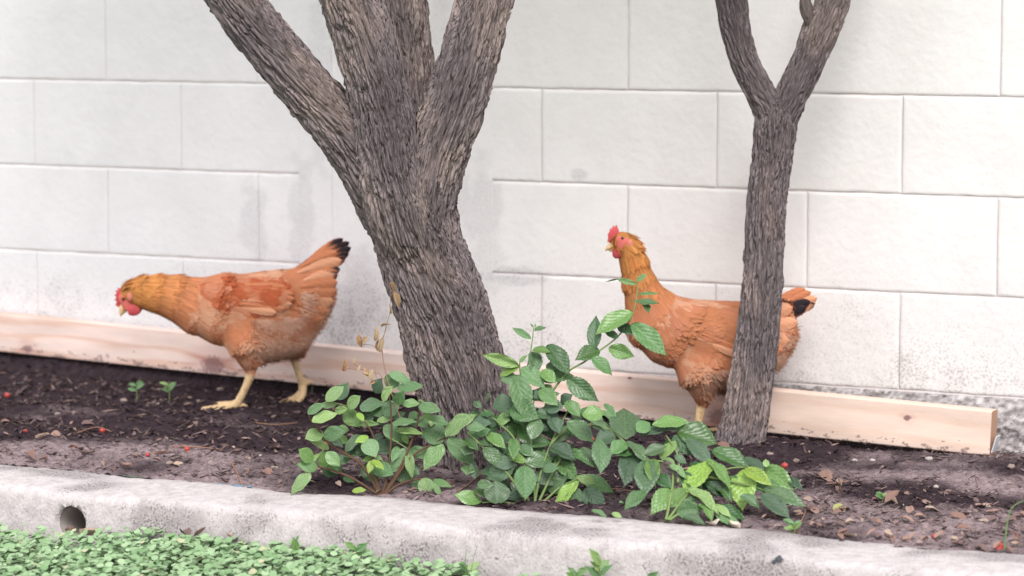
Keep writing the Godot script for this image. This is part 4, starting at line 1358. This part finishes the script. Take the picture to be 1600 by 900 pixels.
	for q in [[[598, 880], [640, 720], [662, 420], [640, 160]], [[590, 880], [470, 680], [270, 550], [180, 430], [130, 350], [200, 258]], [[606, 880], [740, 650], [830, 400], [834, 265]], [[612, 880], [780, 640], [930, 545], [1015, 495]], [[600, 880], [545, 700], [545, 500], [480, 390]], [[606, 882], [720, 800], [850, 770], [935, 775]], [[590, 880], [400, 760], [230, 700], [130, 680]], [[600, 880], [560, 780], [545, 640]], [[834, 400], [880, 360]], [[258, 545], [215, 600]], [[130, 350], [245, 280], [390, 310]], [[640, 500], [770, 580]]]:
		stem_px(s1, "stem", q, P1, 0.0030 if q[0][1] > 800 else 0.0014, 0.0009, M.wood_stem if q[0][1] > 800 else M.stem)
	# the dry shoot on it
	var zd := Vector3(500, 430, 5.0)
	var PD := func(x: float, y: float) -> Vector3: return on_plane(zd.x + x / zd.z, zd.y + y / zd.z, base, N1)
	for q in [[[640, 1150], [530, 830], [485, 580], [515, 410], [548, 270], [545, 60]], [[520, 845], [460, 765], [430, 740]], [[445, 830], [425, 710]], [[450, 770], [330, 740], [195, 730]], [[330, 740], [262, 690]], [[490, 600], [400, 545], [320, 545]]]:
		stem_px(s1, "dry_stem", q, PD, 0.0011 if q[0][1] > 1000 else 0.0006, 0.0005, M.dry_stem)
	var dry := []
	for q in [srgb(208, 178, 146), srgb(196, 160, 128), srgb(214, 192, 166)]:
		var m := std(q, 0.8, 0.2)
		m.albedo_texture = tx[0]
		m.backlight_enabled = true
		m.backlight = Color(0.45, 0.38, 0.28)
		dry.append(m)
	for q in [[545, 60, 590, 125, 34], [570, 125, 618, 235, 55], [325, 560, 300, 465, 50], [322, 560, 370, 475, 50], [430, 510, 450, 412, 46], [470, 600, 488, 488, 50], [455, 590, 450, 505, 26], [480, 400, 535, 378, 20], [182, 745, 205, 665, 40], [258, 695, 266, 645, 20], [300, 750, 312, 705, 26], [395, 810, 350, 725, 44], [400, 820, 405, 745, 40], [380, 790, 345, 770, 24], [548, 300, 550, 235, 18], [430, 830, 395, 840, 30], [640, 900, 655, 960, 26]]:
		var a: Vector3 = PD.call(q[0], q[1]) - FH * 0.004
		var b: Vector3 = PD.call(q[2], q[3]) - FH * rr(0.0, 0.012)
		plant_leaf(s1, a, b, q[4] / zd.z / scale_at(a) * 0.85, 4, dry[rng.randi() % 3], 0.9, "dry_leaf")
	# --- dark toothed plant at the foot of the thick tree, with an arching shoot
	var z2 := Vector3(700, 600, 4.285)
	var base2 := on_y(845, 789, 0.0)
	base2.y = soil_height(base2.x, base2.z)
	var s2 := thing("toothed_leaf_plant", base2, "dark leafy plant with an arching shoot at the thick tree's foot", "plant")
	var N2 := (FH - Vector3.UP * 0.55).normalized()
	var P2 := func(x: float, y: float) -> Vector3: return on_plane(z2.x + x / z2.z, z2.y + y / z2.z, base2, N2)
	leaves = [[215, 200, 292, 185, 48, 5], [250, 150, 275, 78, 58, 5], [175, 130, 216, 162, 42, 5], [440, 120, 312, 145, 118, 5], [425, 150, 578, 190, 140, 1], [560, 120, 622, 58, 72, 5], [620, 20, 692, 62, 84, 1], [655, 95, 722, 40, 62, 2], [130, 290, 224, 258, 66, 0], [135, 345, 268, 315, 92, 5], [165, 265, 262, 245, 96, 2], [265, 345, 368, 395, 74, 1], [255, 260, 335, 312, 76, 5], [350, 340, 445, 385, 64, 5], [440, 360, 440, 445, 66, 1], [560, 355, 600, 215, 96, 2], [598, 300, 674, 298, 64, 2], [530, 402, 674, 378, 90, 1], [480, 420, 560, 462, 76, 2], [518, 525, 685, 478, 116, 2], [238, 430, 354, 505, 84, 2], [382, 500, 518, 498, 74, 4], [445, 540, 275, 600, 128, 2], [300, 520, 440, 520, 86, 2], [512, 535, 520, 715, 128, 1], [198, 660, 292, 660, 58, 2], [330, 795, 325, 640, 150, 2], [375, 755, 520, 782, 64, 2], [222, 795, 72, 730, 92, 1], [185, 700, 255, 742, 64, 5], [382, 822, 508, 820, 54, 5], [605, 585, 695, 662, 106, 2], [638, 560, 724, 538, 64, 2], [688, 645, 805, 585, 106, 2], [678, 725, 765, 640, 96, 2], [872, 640, 712, 765, 92, 4], [862, 680, 842, 812, 116, 1], [655, 800, 795, 822, 138, 5], [925, 680, 1022, 835, 116, 2], [845, 800, 955, 875, 86, 2], [955, 868, 1052, 882, 44, 0], [890, 630, 1088, 702, 94, 1], [860, 620, 994, 652, 62, 0], [728, 498, 845, 615, 100, 1], [806, 460, 992, 512, 86, 1], [685, 420, 835, 460, 106, 2], [700, 400, 795, 328, 96, 2], [795, 240, 965, 322, 140, 2], [770, 300, 832, 342, 64, 0], [888, 185, 1024, 212, 108, 1], [955, 268, 1090, 292, 86, 2], [1028, 168, 1116, 218, 38, 0], [788, 112, 874, 186, 86, 1], [758, 132, 802, 66, 76, 2], [655, 150, 755, 130, 96, 2], [690, 225, 745, 292, 96, 2], [598, 180, 675, 202, 86, 2], [682, 262, 724, 178, 66, 2],
		[330, 230, 420, 280, 100, 5], [400, 260, 500, 330, 110, 5], [480, 300, 560, 390, 100, 5], [360, 420, 450, 470, 90, 5], [560, 430, 660, 520, 100, 5], [640, 480, 720, 560, 90, 5], [440, 200, 540, 270, 110, 5], [120, 380, 190, 420, 60, 5], [740, 640, 840, 700, 100, 5], [200, 280, 290, 330, 80, 5], [760, 740, 850, 790, 80, 5], [610, 250, 690, 330, 90, 5]]
	for q in leaves:
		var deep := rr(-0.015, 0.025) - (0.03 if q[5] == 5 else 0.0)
		var a: Vector3 = P2.call(q[0], q[1]) - FH * deep
		var b: Vector3 = P2.call(q[2], q[3]) - FH * (deep + rr(0.0, 0.025))
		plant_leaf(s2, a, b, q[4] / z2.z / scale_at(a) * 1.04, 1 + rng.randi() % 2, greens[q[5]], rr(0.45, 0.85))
	for k in 48:      # inner leaves
		var x := rr(130, 840)
		var y := rr(150, 760)
		if x < 260 and y < 240: continue
		var a: Vector3 = P2.call(x, y) + FH * rr(0.01, 0.06)
		var b: Vector3 = a + RT * rr(-0.026, 0.026) + Vector3.UP * rr(-0.02, 0.012) - FH * rr(0.0, 0.025)
		a.y = maxf(a.y, soil_height(a.x, a.z) + 0.012)
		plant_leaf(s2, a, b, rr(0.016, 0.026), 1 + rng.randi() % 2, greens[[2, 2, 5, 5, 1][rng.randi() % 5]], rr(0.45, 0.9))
	for q in [[[560, 850], [520, 700], [510, 520], [440, 360], [330, 250], [240, 170]], [[570, 850], [620, 600], [690, 400], [760, 260], [820, 150]], [[580, 850], [740, 700], [860, 640], [900, 630]], [[560, 850], [420, 800], [330, 790], [230, 795]], [[580, 850], [720, 560], [800, 460], [830, 440]], [[545, 850], [430, 640], [250, 440], [130, 320]], [[590, 850], [560, 420], [560, 180], [600, 60]], [[690, 400], [800, 300], [960, 270], [1060, 300]]]:
		stem_px(s2, "stem", q, P2, 0.0026, 0.0011, M.stem)
	var z3 := Vector3(740, 420, 3.75)
	var P3 := func(x: float, y: float) -> Vector3: return on_plane(z3.x + x / z3.z, z3.y + y / z3.z, base2, N2)
	leaves = [[925, 250, 730, 345, 115, 1], [705, 475, 712, 285, 78, 5], [735, 478, 615, 505, 92, 5], [690, 515, 802, 595, 78, 1], [793, 465, 922, 502, 80, 1], [928, 325, 1108, 472, 112, 1], [848, 345, 935, 362, 62, 5], [845, 402, 778, 365, 46, 5], [950, 85, 845, 55, 32, 0], [850, 57, 780, 72, 8, 5], [955, 70, 1006, 28, 32, 0], [963, 152, 1072, 135, 20, 0], [955, 190, 1070, 185, 40, 1], [1000, 195, 1022, 240, 42, 5], [970, 190, 925, 188, 14, 5],
		[335, 405, 236, 345, 38, 0], [358, 368, 418, 342, 38, 1], [350, 345, 335, 322, 10, 0], [360, 345, 362, 320, 10, 0], [345, 470, 438, 465, 64, 4], [432, 445, 550, 580, 104, 5], [350, 490, 362, 585, 82, 2], [268, 545, 308, 500, 36, 1], [262, 565, 72, 500, 62, 0], [268, 570, 160, 615, 66, 4], [282, 578, 405, 668, 92, 0], [245, 620, 305, 825, 118, 0], [255, 640, 165, 645, 66, 1], [385, 655, 562, 610, 96, 1], [552, 640, 702, 748, 100, 2], [425, 575, 512, 555, 52, 2], [388, 700, 480, 770, 80, 1], [352, 870, 222, 800, 138, 1], [370, 700, 402, 765, 64, 5], [400, 590, 470, 640, 70, 1], [345, 500, 400, 520, 50, 0]]
	for q in leaves:
		var deep := rr(-0.01, 0.02)
		var a: Vector3 = P3.call(q[0], q[1]) - FH * deep
		var b: Vector3 = P3.call(q[2], q[3]) - FH * (deep + rr(-0.005, 0.02))
		plant_leaf(s2, a, b, q[4] / z3.z / scale_at(a), 1 if q[4] > 45 else 0, greens[q[5]], rr(0.6, 0.95))
	for q in [[[370, 960], [430, 780], [490, 680], [560, 598], [650, 545], [730, 485], [840, 402], [912, 305], [945, 225], [958, 130], [960, 62]], [[330, 960], [320, 780], [275, 620], [270, 545]], [[300, 640], [335, 480], [352, 345]]]:
		stem_px(s2, "shoot", q, P3, 0.0024 if q[0][1] > 700 else 0.0016, 0.0009, M.stem)
	# --- low sprawling plant between the slim tree and the kerb
	var z4 := Vector3(910, 620, 4.286)
	var base3 := on_y(1080, 822, 0.0)
	base3.y = soil_height(base3.x, base3.z)
	var s3 := thing("toothed_leaf_plant", base3, "low sprawling plant with toothed green leaves between slim tree and kerb", "plant")
	var N3 := (FH - Vector3.UP * 1.3).normalized()
	var P4 := func(x: float, y: float) -> Vector3: return on_plane(z4.x + x / z4.z, z4.y + y / z4.z, base3, N3) + Vector3(0, 0.006, 0)
	leaves = [[5, 150, 125, 105, 104, 1], [148, 78, 218, 140, 42, 0], [290, 305, 280, 100, 180, 2], [362, 245, 442, 175, 86, 1], [60, 200, 188, 240, 84, 2], [218, 282, 98, 300, 116, 2], [110, 300, 140, 448, 118, 2], [292, 328, 195, 372, 96, 1], [0, 368, 92, 442, 80, 2], [470, 205, 684, 145, 108, 1], [395, 295, 664, 215, 138, 2], [640, 250, 880, 310, 160, 5], [680, 260, 755, 302, 74, 2], [618, 290, 725, 385, 126, 2], [700, 305, 845, 425, 106, 2], [298, 320, 435, 392, 86, 2], [418, 402, 545, 335, 86, 2], [530, 442, 605, 308, 94, 0], [535, 440, 605, 462, 52, 0], [615, 410, 684, 442, 48, 2], [345, 395, 295, 585, 138, 2], [435, 450, 420, 638, 138, 2], [462, 450, 475, 560, 90, 4], [525, 465, 635, 645, 116, 3], [578, 475, 690, 535, 54, 0], [215, 400, 318, 388, 96, 5], [858, 445, 680, 592, 158, 4], [832, 430, 985, 535, 96, 4], [875, 400, 1115, 485, 118, 5], [1078, 432, 1205, 492, 76, 2], [955, 515, 820, 585, 118, 5], [826, 600, 965, 660, 86, 5], [695, 590, 785, 622, 66, 5], [1095, 518, 1055, 685, 156, 4], [1080, 500, 1235, 565, 80, 4], [1208, 500, 1385, 612, 118, 1], [1225, 480, 1218, 425, 38, 0], [1375, 580, 1455, 612, 54, 2], [1055, 690, 1175, 735, 96, 2], [1145, 600, 1255, 645, 96, 1], [1215, 640, 1465, 718, 98, 2], [1198, 670, 1365, 795, 118, 2], [1215, 590, 1305, 602, 54, 1], [615, 640, 492, 735, 116, 1], [705, 650, 585, 745, 106, 4], [700, 640, 895, 738, 86, 0], [678, 722, 775, 690, 54, 2], [632, 790, 785, 758, 106, 1], [775, 730, 865, 805, 96, 1], [885, 740, 975, 792, 48, 0], [875, 782, 1075, 805, 118, 5], [895, 820, 1045, 860, 66, 1], [675, 820, 805, 842, 66, 2], [415, 650, 305, 700, 86, 1], [60, 780, 155, 802, 38, 0], [198, 800, 258, 822, 32, 0], [243, 722, 272, 722, 26, 0],
		[480, 560, 580, 600, 90, 5], [660, 540, 720, 600, 80, 5], [900, 640, 1000, 700, 80, 5], [560, 340, 660, 380, 80, 5], [960, 600, 1060, 620, 90, 5], [740, 480, 820, 540, 80, 5]]
	for q in leaves:
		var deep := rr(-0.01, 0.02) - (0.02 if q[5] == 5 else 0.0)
		var a: Vector3 = P4.call(q[0], q[1]) - FH * deep
		var b: Vector3 = P4.call(q[2], q[3]) - FH * (deep + rr(0.0, 0.02))
		a.y = maxf(a.y, soil_height(a.x, a.z) + 0.006)
		b.y = maxf(b.y, soil_height(b.x, b.z) + 0.004)
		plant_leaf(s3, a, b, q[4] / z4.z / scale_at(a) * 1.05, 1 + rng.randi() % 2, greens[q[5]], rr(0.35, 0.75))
	for q in [[[560, 850], [600, 640], [600, 480], [520, 455], [430, 440], [290, 330], [190, 245], [80, 200]], [[570, 850], [720, 660], [850, 560], [1000, 500], [1210, 500]], [[580, 850], [700, 780], [860, 770]], [[640, 600], [640, 420], [560, 280]], [[850, 560], [1090, 610], [1220, 650]]]:
		stem_px(s3, "stem", q, P4, 0.0026, 0.0012, M.stem)
	# --- small weeds
	for q in [[213, 632, 36, 4, 0, "tiny seedling with two leaf pairs in the dark soil before the lowered head"], [264, 634, 38, 5, 0, "small bright weed in dark soil below the walking hen's breast"], [487, 622, 34, 4, 1, "round-leaved weed behind the walking hen's rear foot"], [1378, 786, 20, 5, 1, "tiny green weed among the tan leaves right of the slim tree"], [1240, 826, 30, 7, 0, "little feathery weed by the kerb beside the sprawling plant"], [4, 578, 26, 3, 1, "small weed under the plank near its far end"], [1134, 770, 10, 3, 0, "tiny sprout beside the sprawling plant's leaves"]]:
		weed(q, greens, soil_height)
	for q in [[463, 872, 42, 2, 4, "single rounded leaf on a stalk standing against the kerb face"], [937, 905, 42, 5, 0, "upright three-leaved sprout in front of the kerb"], [900, 906, 22, 5, 1, "low leafy weed beside the upright sprout before the kerb"], [1010, 908, 12, 6, 1, "low clump of small leaves against the kerb right of the sprout"], [730, 897, 22, 5, 1, "green tuft with thin blades before the kerb"], [556, 868, 24, 5, 1, "small leafy weed rising from the ground cover edge"]]:
		weed(q, greens, func(_x, _z): return -0.094, true)
	# grass blades
	for q in [[1570, 860, [[1570, 860], [1572, 830], [1580, 795], [1600, 782]], 0.0016, "long pale grass blade bent over at the kerb's back edge", false], [728, 895, [[728, 900], [727, 880], [729, 858]], 0.001, "thin upright grass blade before the kerb", true], [742, 893, [[735, 900], [740, 872], [746, 852]], 0.0007, "thin slanting grass blade before the kerb", true]]:
		var gb := on_y(q[0], q[1], 0.0) if not q[5] else on_z(q[0], q[1], 1.285)
		var g := thing("grass_blade", gb, q[4], "grass")
		var pl := []
		for k in q[2].size():
			pl.append([on_plane(q[2][k][0], q[2][k][1], gb, FH) - gb, q[3] * (1.0 - 0.6 * k / (q[2].size() - 1.0))])
		put("blade", tube(pl, 6, 0.006), greens[0], g)
func weed(q: Array, greens: Array, ground: Callable, by_kerb := false) -> void:
	var b := on_y(q[0], q[1], 0.01) if not by_kerb else on_z(q[0], q[1], 1.275)
	b.y = ground.call(b.x, b.z)
	var w := thing("small_weed", b, q[5], "weed")
	var hgt: float = q[2] / scale_at(b)
	if by_kerb: hgt = maxf(hgt, (on_plane(q[0], q[1] - q[2], b, FH).y - b.y))
	put("stem", tube([[Vector3(0, -0.003, 0), 0.0011], [Vector3(0.002, hgt * 0.4, 0), 0.001], [Vector3(0, hgt * 0.75, 0.002), 0.0008]], 6, 0.006), M.stem, w)
	for k in q[3]:
		var side := -1.0 if k % 2 == 0 else 1.0
		var t: float = 0.45 + 0.3 * k / maxf(1.0, q[3] - 1.0)
		var a := b + Vector3(0, hgt * t, 0)
		var c := a + RT * side * rr(0.22, 0.5) * minf(hgt, 0.04) + Vector3.UP * hgt * rr(0.08, 0.32) - FH * rr(-0.01, 0.012)
		if q[3] == 2: c = a + RT * side * 0.004 + Vector3.UP * (0.026 if k == 0 else 0.01)
		plant_leaf(w, a, c, a.distance_to(c) * rr(0.36, 0.52), 0, greens[q[4] if k % 2 == 0 else 0], 0.7)

# ------------------------------------------------------------------ litter on the soil
func chip(l: float, w: float, seed_: int, curl: float) -> ArrayMesh:
	var r := RandomNumberGenerator.new()
	r.seed = seed_
	var v := PackedVector3Array()
	for j in 6:
		var t := j / 5.0
		var ww := w * 0.5 * maxf(sin(PI * (0.03 + 0.94 * pow(t, 0.85))), 0.04) * r.randf_range(0.75, 1.2)
		for i in 5:
			var u := i / 4.0 * 2.0 - 1.0
			v.append(Vector3(u * ww, curl * (u * u * w + 0.5 * l * (t - 0.5) * (t - 0.5)) + r.randf_range(-0.03, 0.03) * w, (t - 0.5) * l))
	return grid_mesh(v, 5, 6, false, PackedColorArray(), PackedVector2Array())
func build_litter() -> void:
	# mulch: bark shreds, crumbs and twiglets too many to count
	var mm := MultiMesh.new()
	mm.transform_format = MultiMesh.TRANSFORM_3D
	mm.use_colors = true
	var bits := BoxMesh.new()
	bits.size = Vector3(1, 1, 1)
	mm.mesh = chip(1.0, 1.0, 3, 0.25)
	var count := 15000
	mm.instance_count = count
	var tones := [lin(58, 48, 51), lin(74, 61, 63), lin(96, 80, 80), lin(46, 39, 43), lin(118, 100, 98), lin(84, 70, 72)]
	for k in count:
		var x := rr(-4.8, -0.4)
		var z := rr(0.0, 1.03)
		if x > -1.9 and z > 0.15 and z < 0.55 and rng.randf() < 0.7: z = rr(0.5, 1.03)
		if n_a.get_noise_2d(x * 2.0 + 5.0, z * 2.0) < rr(-0.5, 0.1): z = fposmod(z + 0.17, 1.03)
		var l := rr(0.004, 0.020) if rng.randf() < 0.85 else rr(0.02, 0.045)
		var w := l * rr(0.12, 0.55) if l < 0.02 else rr(0.0015, 0.005)
		var up := Vector3(rr(-0.6, 0.6), 1, rr(-0.6, 0.6)).normalized()
		var b := Basis(Quaternion(Vector3.UP, up)) * Basis(Vector3.UP, rr(0, TAU))
		mm.set_instance_transform(k, Transform3D(b * Basis.from_scale(Vector3(w, w, l)), Vector3(x, soil_height(x, z) + rr(0.0, 0.005), z)))
		var c: Color = tones[rng.randi() % tones.size()] * rr(0.8, 1.2)
		c = c.lerp(lin(134, 117, 116) * rr(0.6, 1.3), soil_tone(x, z) * rr(0.5, 1.0))
		if rng.randf() < 0.09: c = lin(146, 124, 116) * rr(0.7, 1.2)
		if rng.randf() < 0.006: c = lin(168, 158, 154)
		mm.set_instance_color(k, c)
	var mu := MultiMeshInstance3D.new()
	mu.name = "mulch"
	mu.multimesh = mm
	mu.material_override = M.litter
	add_child(mu)
	mu.set_meta("kind", "stuff")
	tag(mu, "dark shredded mulch and crumbs scattered over the soil", "mulch")
	# fallen dry leaves that can be told apart
	var shapes := []
	shapes = [leaf_mesh(0.06, 0.28, 0.55, 0.45, 7), leaf_mesh(0.0, 0.45, 0.35, 0.4, 8), leaf_mesh(0.10, 0.2, 0.8, 0.52, 9), leaf_mesh(0.04, -0.35, 0.5, 0.5, 10), chip(1.0, 1.0, 24, 0.3)]
	var lm := []
	for q in [srgb(144, 118, 108), srgb(128, 102, 94), srgb(162, 142, 128), srgb(112, 93, 90)]: lm.append(std(q, 0.85, 0.2))
	for q in [[425, 702, 34], [413, 738, 26], [585, 706, 20], [271, 729, 24], [252, 716, 24], [41, 716, 26], [82, 687, 22], [128, 671, 22], [140, 712, 18], [197, 731, 20], [163, 733, 16], [107, 705, 18], [1120, 702, 34], [1262, 796, 24], [1277, 747, 36], [1313, 762, 24], [1383, 790, 32], [1420, 793, 30], [1446, 796, 24], [1485, 805, 34], [1495, 827, 26], [1540, 800, 24], [1585, 807, 26], [1365, 828, 18], [1393, 832, 20], [1417, 825, 18], [1318, 833, 22], [1345, 835, 20], [1508, 856, 26], [1590, 842, 22], [1195, 812, 20], [1035, 776, 24], [962, 770, 20], [700, 762, 22], [655, 745, 22], [522, 745, 22], [560, 752, 18], [640, 765, 16], [475, 752, 20], [1255, 778, 18], [1525, 790, 20], [1455, 812, 22], [1408, 812, 24]]:
		fallen(q, shapes, lm, "dry_leaf", "dry tan leaf fallen on the soil of the bed", "dry leaves on the soil")
	for k in 80:
		var q := [rr(1180, 1600), 0.0, rr(9, 22)] if k < 56 else [rr(0, 640), 0.0, rr(8, 17)]
		var edge: float = 728.0 + q[0] * 0.0845
		q[1] = edge - 5.0 - absf(rng.randfn()) * 28.0
		fallen(q, shapes, lm, "dry_leaf", "dry tan leaf fallen on the soil of the bed", "dry leaves on the soil")
	var pale := [std(srgb(206, 194, 182), 0.7, 0.3)]
	fallen([1085, 819, 42], shapes, pale, "dry_leaf", "bleached cream leaf lying by the kerb below the sprawling plant", "")
	fallen([1128, 822, 32], shapes, pale, "dry_leaf", "smaller bleached leaf beside the cream one by the kerb", "")
	fallen([1303, 799, 36], shapes, [std(srgb(148, 150, 98), 0.7, 0.3)], "dry_leaf", "yellow-green fallen leaf on the soil right of the sprawling plant", "")
	fallen([1556, 843, 26], shapes, [std(srgb(176, 82, 76), 0.7, 0.3)], "dry_leaf", "reddish fallen leaf near the kerb by the bent grass blade", "")
	# brown leaves caught in front of the kerb
	for q in [[283, 832, 30, "curled brown leaf standing against the kerb above the ground cover"], [303, 838, 26, "brown leaf lying on the ground cover beside the curled one"], [110, 834, 28, "tan leaf lying below the drain hole"], [140, 836, 32, "long brown leaf beside the drain hole"], [650, 892, 22, "brown leaf at the kerb's foot where the ground cover thins"], [358, 838, 14, "small reddish leaf at the kerb's foot"]]:
		var p := on_z(q[0], q[1], 1.272)
		p.y = maxf(p.y, -0.10)
		var o := put("dry_leaf", shapes[rng.randi() % 5], lm[rng.randi() % 4])
		var l: float = q[2] / scale_at(p)
		o.transform = Transform3D(Basis(Vector3.UP, rr(0.6, 2.4)) * Basis(Vector3.RIGHT, rr(-0.5, 0.2)) * Basis.from_scale(Vector3(l * 0.55, l, l)), p)
		tag(o, q[3], "leaf")
	# red berries
	for q in [[11, 626, 5.5, "red berry on the soil under the plank's far end"], [160, 682, 5, "red berry among tan leaves before the walking hen"], [231, 715, 4.2, "small red berry beside a pale leaf near the kerb"], [292, 706, 5.5, "red berry on bare soil below the walking hen's breast"], [40, 683, 4, "dull red berry near the kerb's far end"], [511, 697, 4.5, "red berry half hidden by the young shrub"], [925, 686, 5, "red berry behind the two toothed plants"], [1226, 729, 6, "red berry beside the slim tree's foot"], [1459, 833, 4, "dull red berry by the kerb under the plank's sawn end"]]:
		var p := on_y(q[0], q[1], 0.012)
		p.y = soil_height(p.x, p.z) + 0.004
		var rad: float = q[2] * 0.85 / scale_at(p)
		var o := thing("red_berry", p, q[3], "berry")
		put("fruit", blob(Vector3(rad * 1.1, rad, rad), 14, 10, func(pp, u): return pp * (1.0 - 0.12 * pow(maxf(u.y, 0.0), 8.0))), M.berry, o)
		put("calyx", tube([[Vector3(0, rad * 0.8, 0), rad * 0.3], [Vector3(rad * 0.1, rad * 1.15, 0), rad * 0.12]], 6, 0.002), M.dry_stem, o)
	# pale pebbles and shell bits
	var pm := [std(srgb(170, 160, 156), 0.8, 0.3), std(srgb(140, 124, 118), 0.85, 0.3)]
	for q in [[194, 633, 5], [345, 616, 5], [265, 729, 5], [430, 735, 5.5], [1203, 712, 5], [1244, 719, 5], [1452, 718, 5], [1363, 718, 4], [1540, 755, 4], [1462, 765, 4], [1297, 745, 4], [1580, 730, 6], [310, 634, 4], [90, 655, 4], [1335, 718, 4]]:
		var p := on_y(q[0], q[1], 0.010)
		p.y = soil_height(p.x, p.z) + 0.003
		var rad: float = q[2] / scale_at(p)
		var sd := rng.randf() * 9.0
		var o := put("pebble", blob(Vector3(rad * 1.3, rad * 0.7, rad), 10, 7, func(pp, u): return pp * (1.0 + 0.18 * sin(u.x * 5.0 + sd) * cos(u.z * 4.0 + sd))), pm[rng.randi() % 2])
		o.position = p
		o.rotation.y = rng.randf() * 3.0
		tag(o, "small pale pebble lying on the dark soil", "pebble", "pale pebbles on the soil")
	# twigs
	for q in [[[1290, 757], [1310, 754], [1330, 750]], [[268, 697], [300, 699], [342, 703]], [[715, 757], [735, 746], [757, 735]], [[360, 722], [372, 738], [380, 750]], [[1255, 785], [1258, 800], [1250, 815]], [[930, 768], [960, 764], [990, 770]], [[395, 660], [430, 664], [465, 660]], [[120, 680], [150, 672], [172, 674]]]:
		var c := on_y(q[1][0], q[1][1], 0.01)
		c.y = soil_height(c.x, c.z) + 0.004
		var o := thing("twig", c, "thin brown twig lying on the soil", "twig", "twigs on the soil")
		var pth := []
		for e in q:
			var p := on_y(e[0], e[1], c.y)
			p.y = soil_height(p.x, p.z) + 0.005
			pth.append([p - c, rr(0.0009, 0.0016)])
		put("stick", tube(pth, 6, 0.005), M.dry_stem, o)
	print("litter done")
func fallen(q: Array, shapes: Array, mats: Array, called: String, label: String, group: String) -> void:
	var p := on_y(q[0], q[1], 0.012)
	p.z = minf(p.z, 1.02)
	p.y = soil_height(p.x, p.z) + 0.006
	var o := put(called, shapes[rng.randi() % 5], mats[rng.randi() % mats.size()])
	var l: float = q[2] / scale_at(p)
	o.transform = Transform3D(Basis(Vector3.RIGHT, rr(0.05, 0.45)) * Basis(Vector3.UP, rr(0.4, 2.8)) * Basis(Vector3.FORWARD, rr(-0.3, 0.3)) * Basis.from_scale(Vector3(l * rr(0.42, 0.62), l * rr(0.5, 1.1), l)), p)
	if group != "":
		var zone := "before the walking hen" if q[0] < 460.0 else ("among the leafy plants" if q[0] < 1180.0 else "near the plank's sawn end")
		var tone: String = ["tan", "brown", "pale straw", "dark brown"][mats.find(o.material_override)]
		label = "%s dry leaf fallen on the soil %s" % [tone, zone]
		group = "%s dry leaves %s" % [tone, zone]
	tag(o, label, "leaf", group)
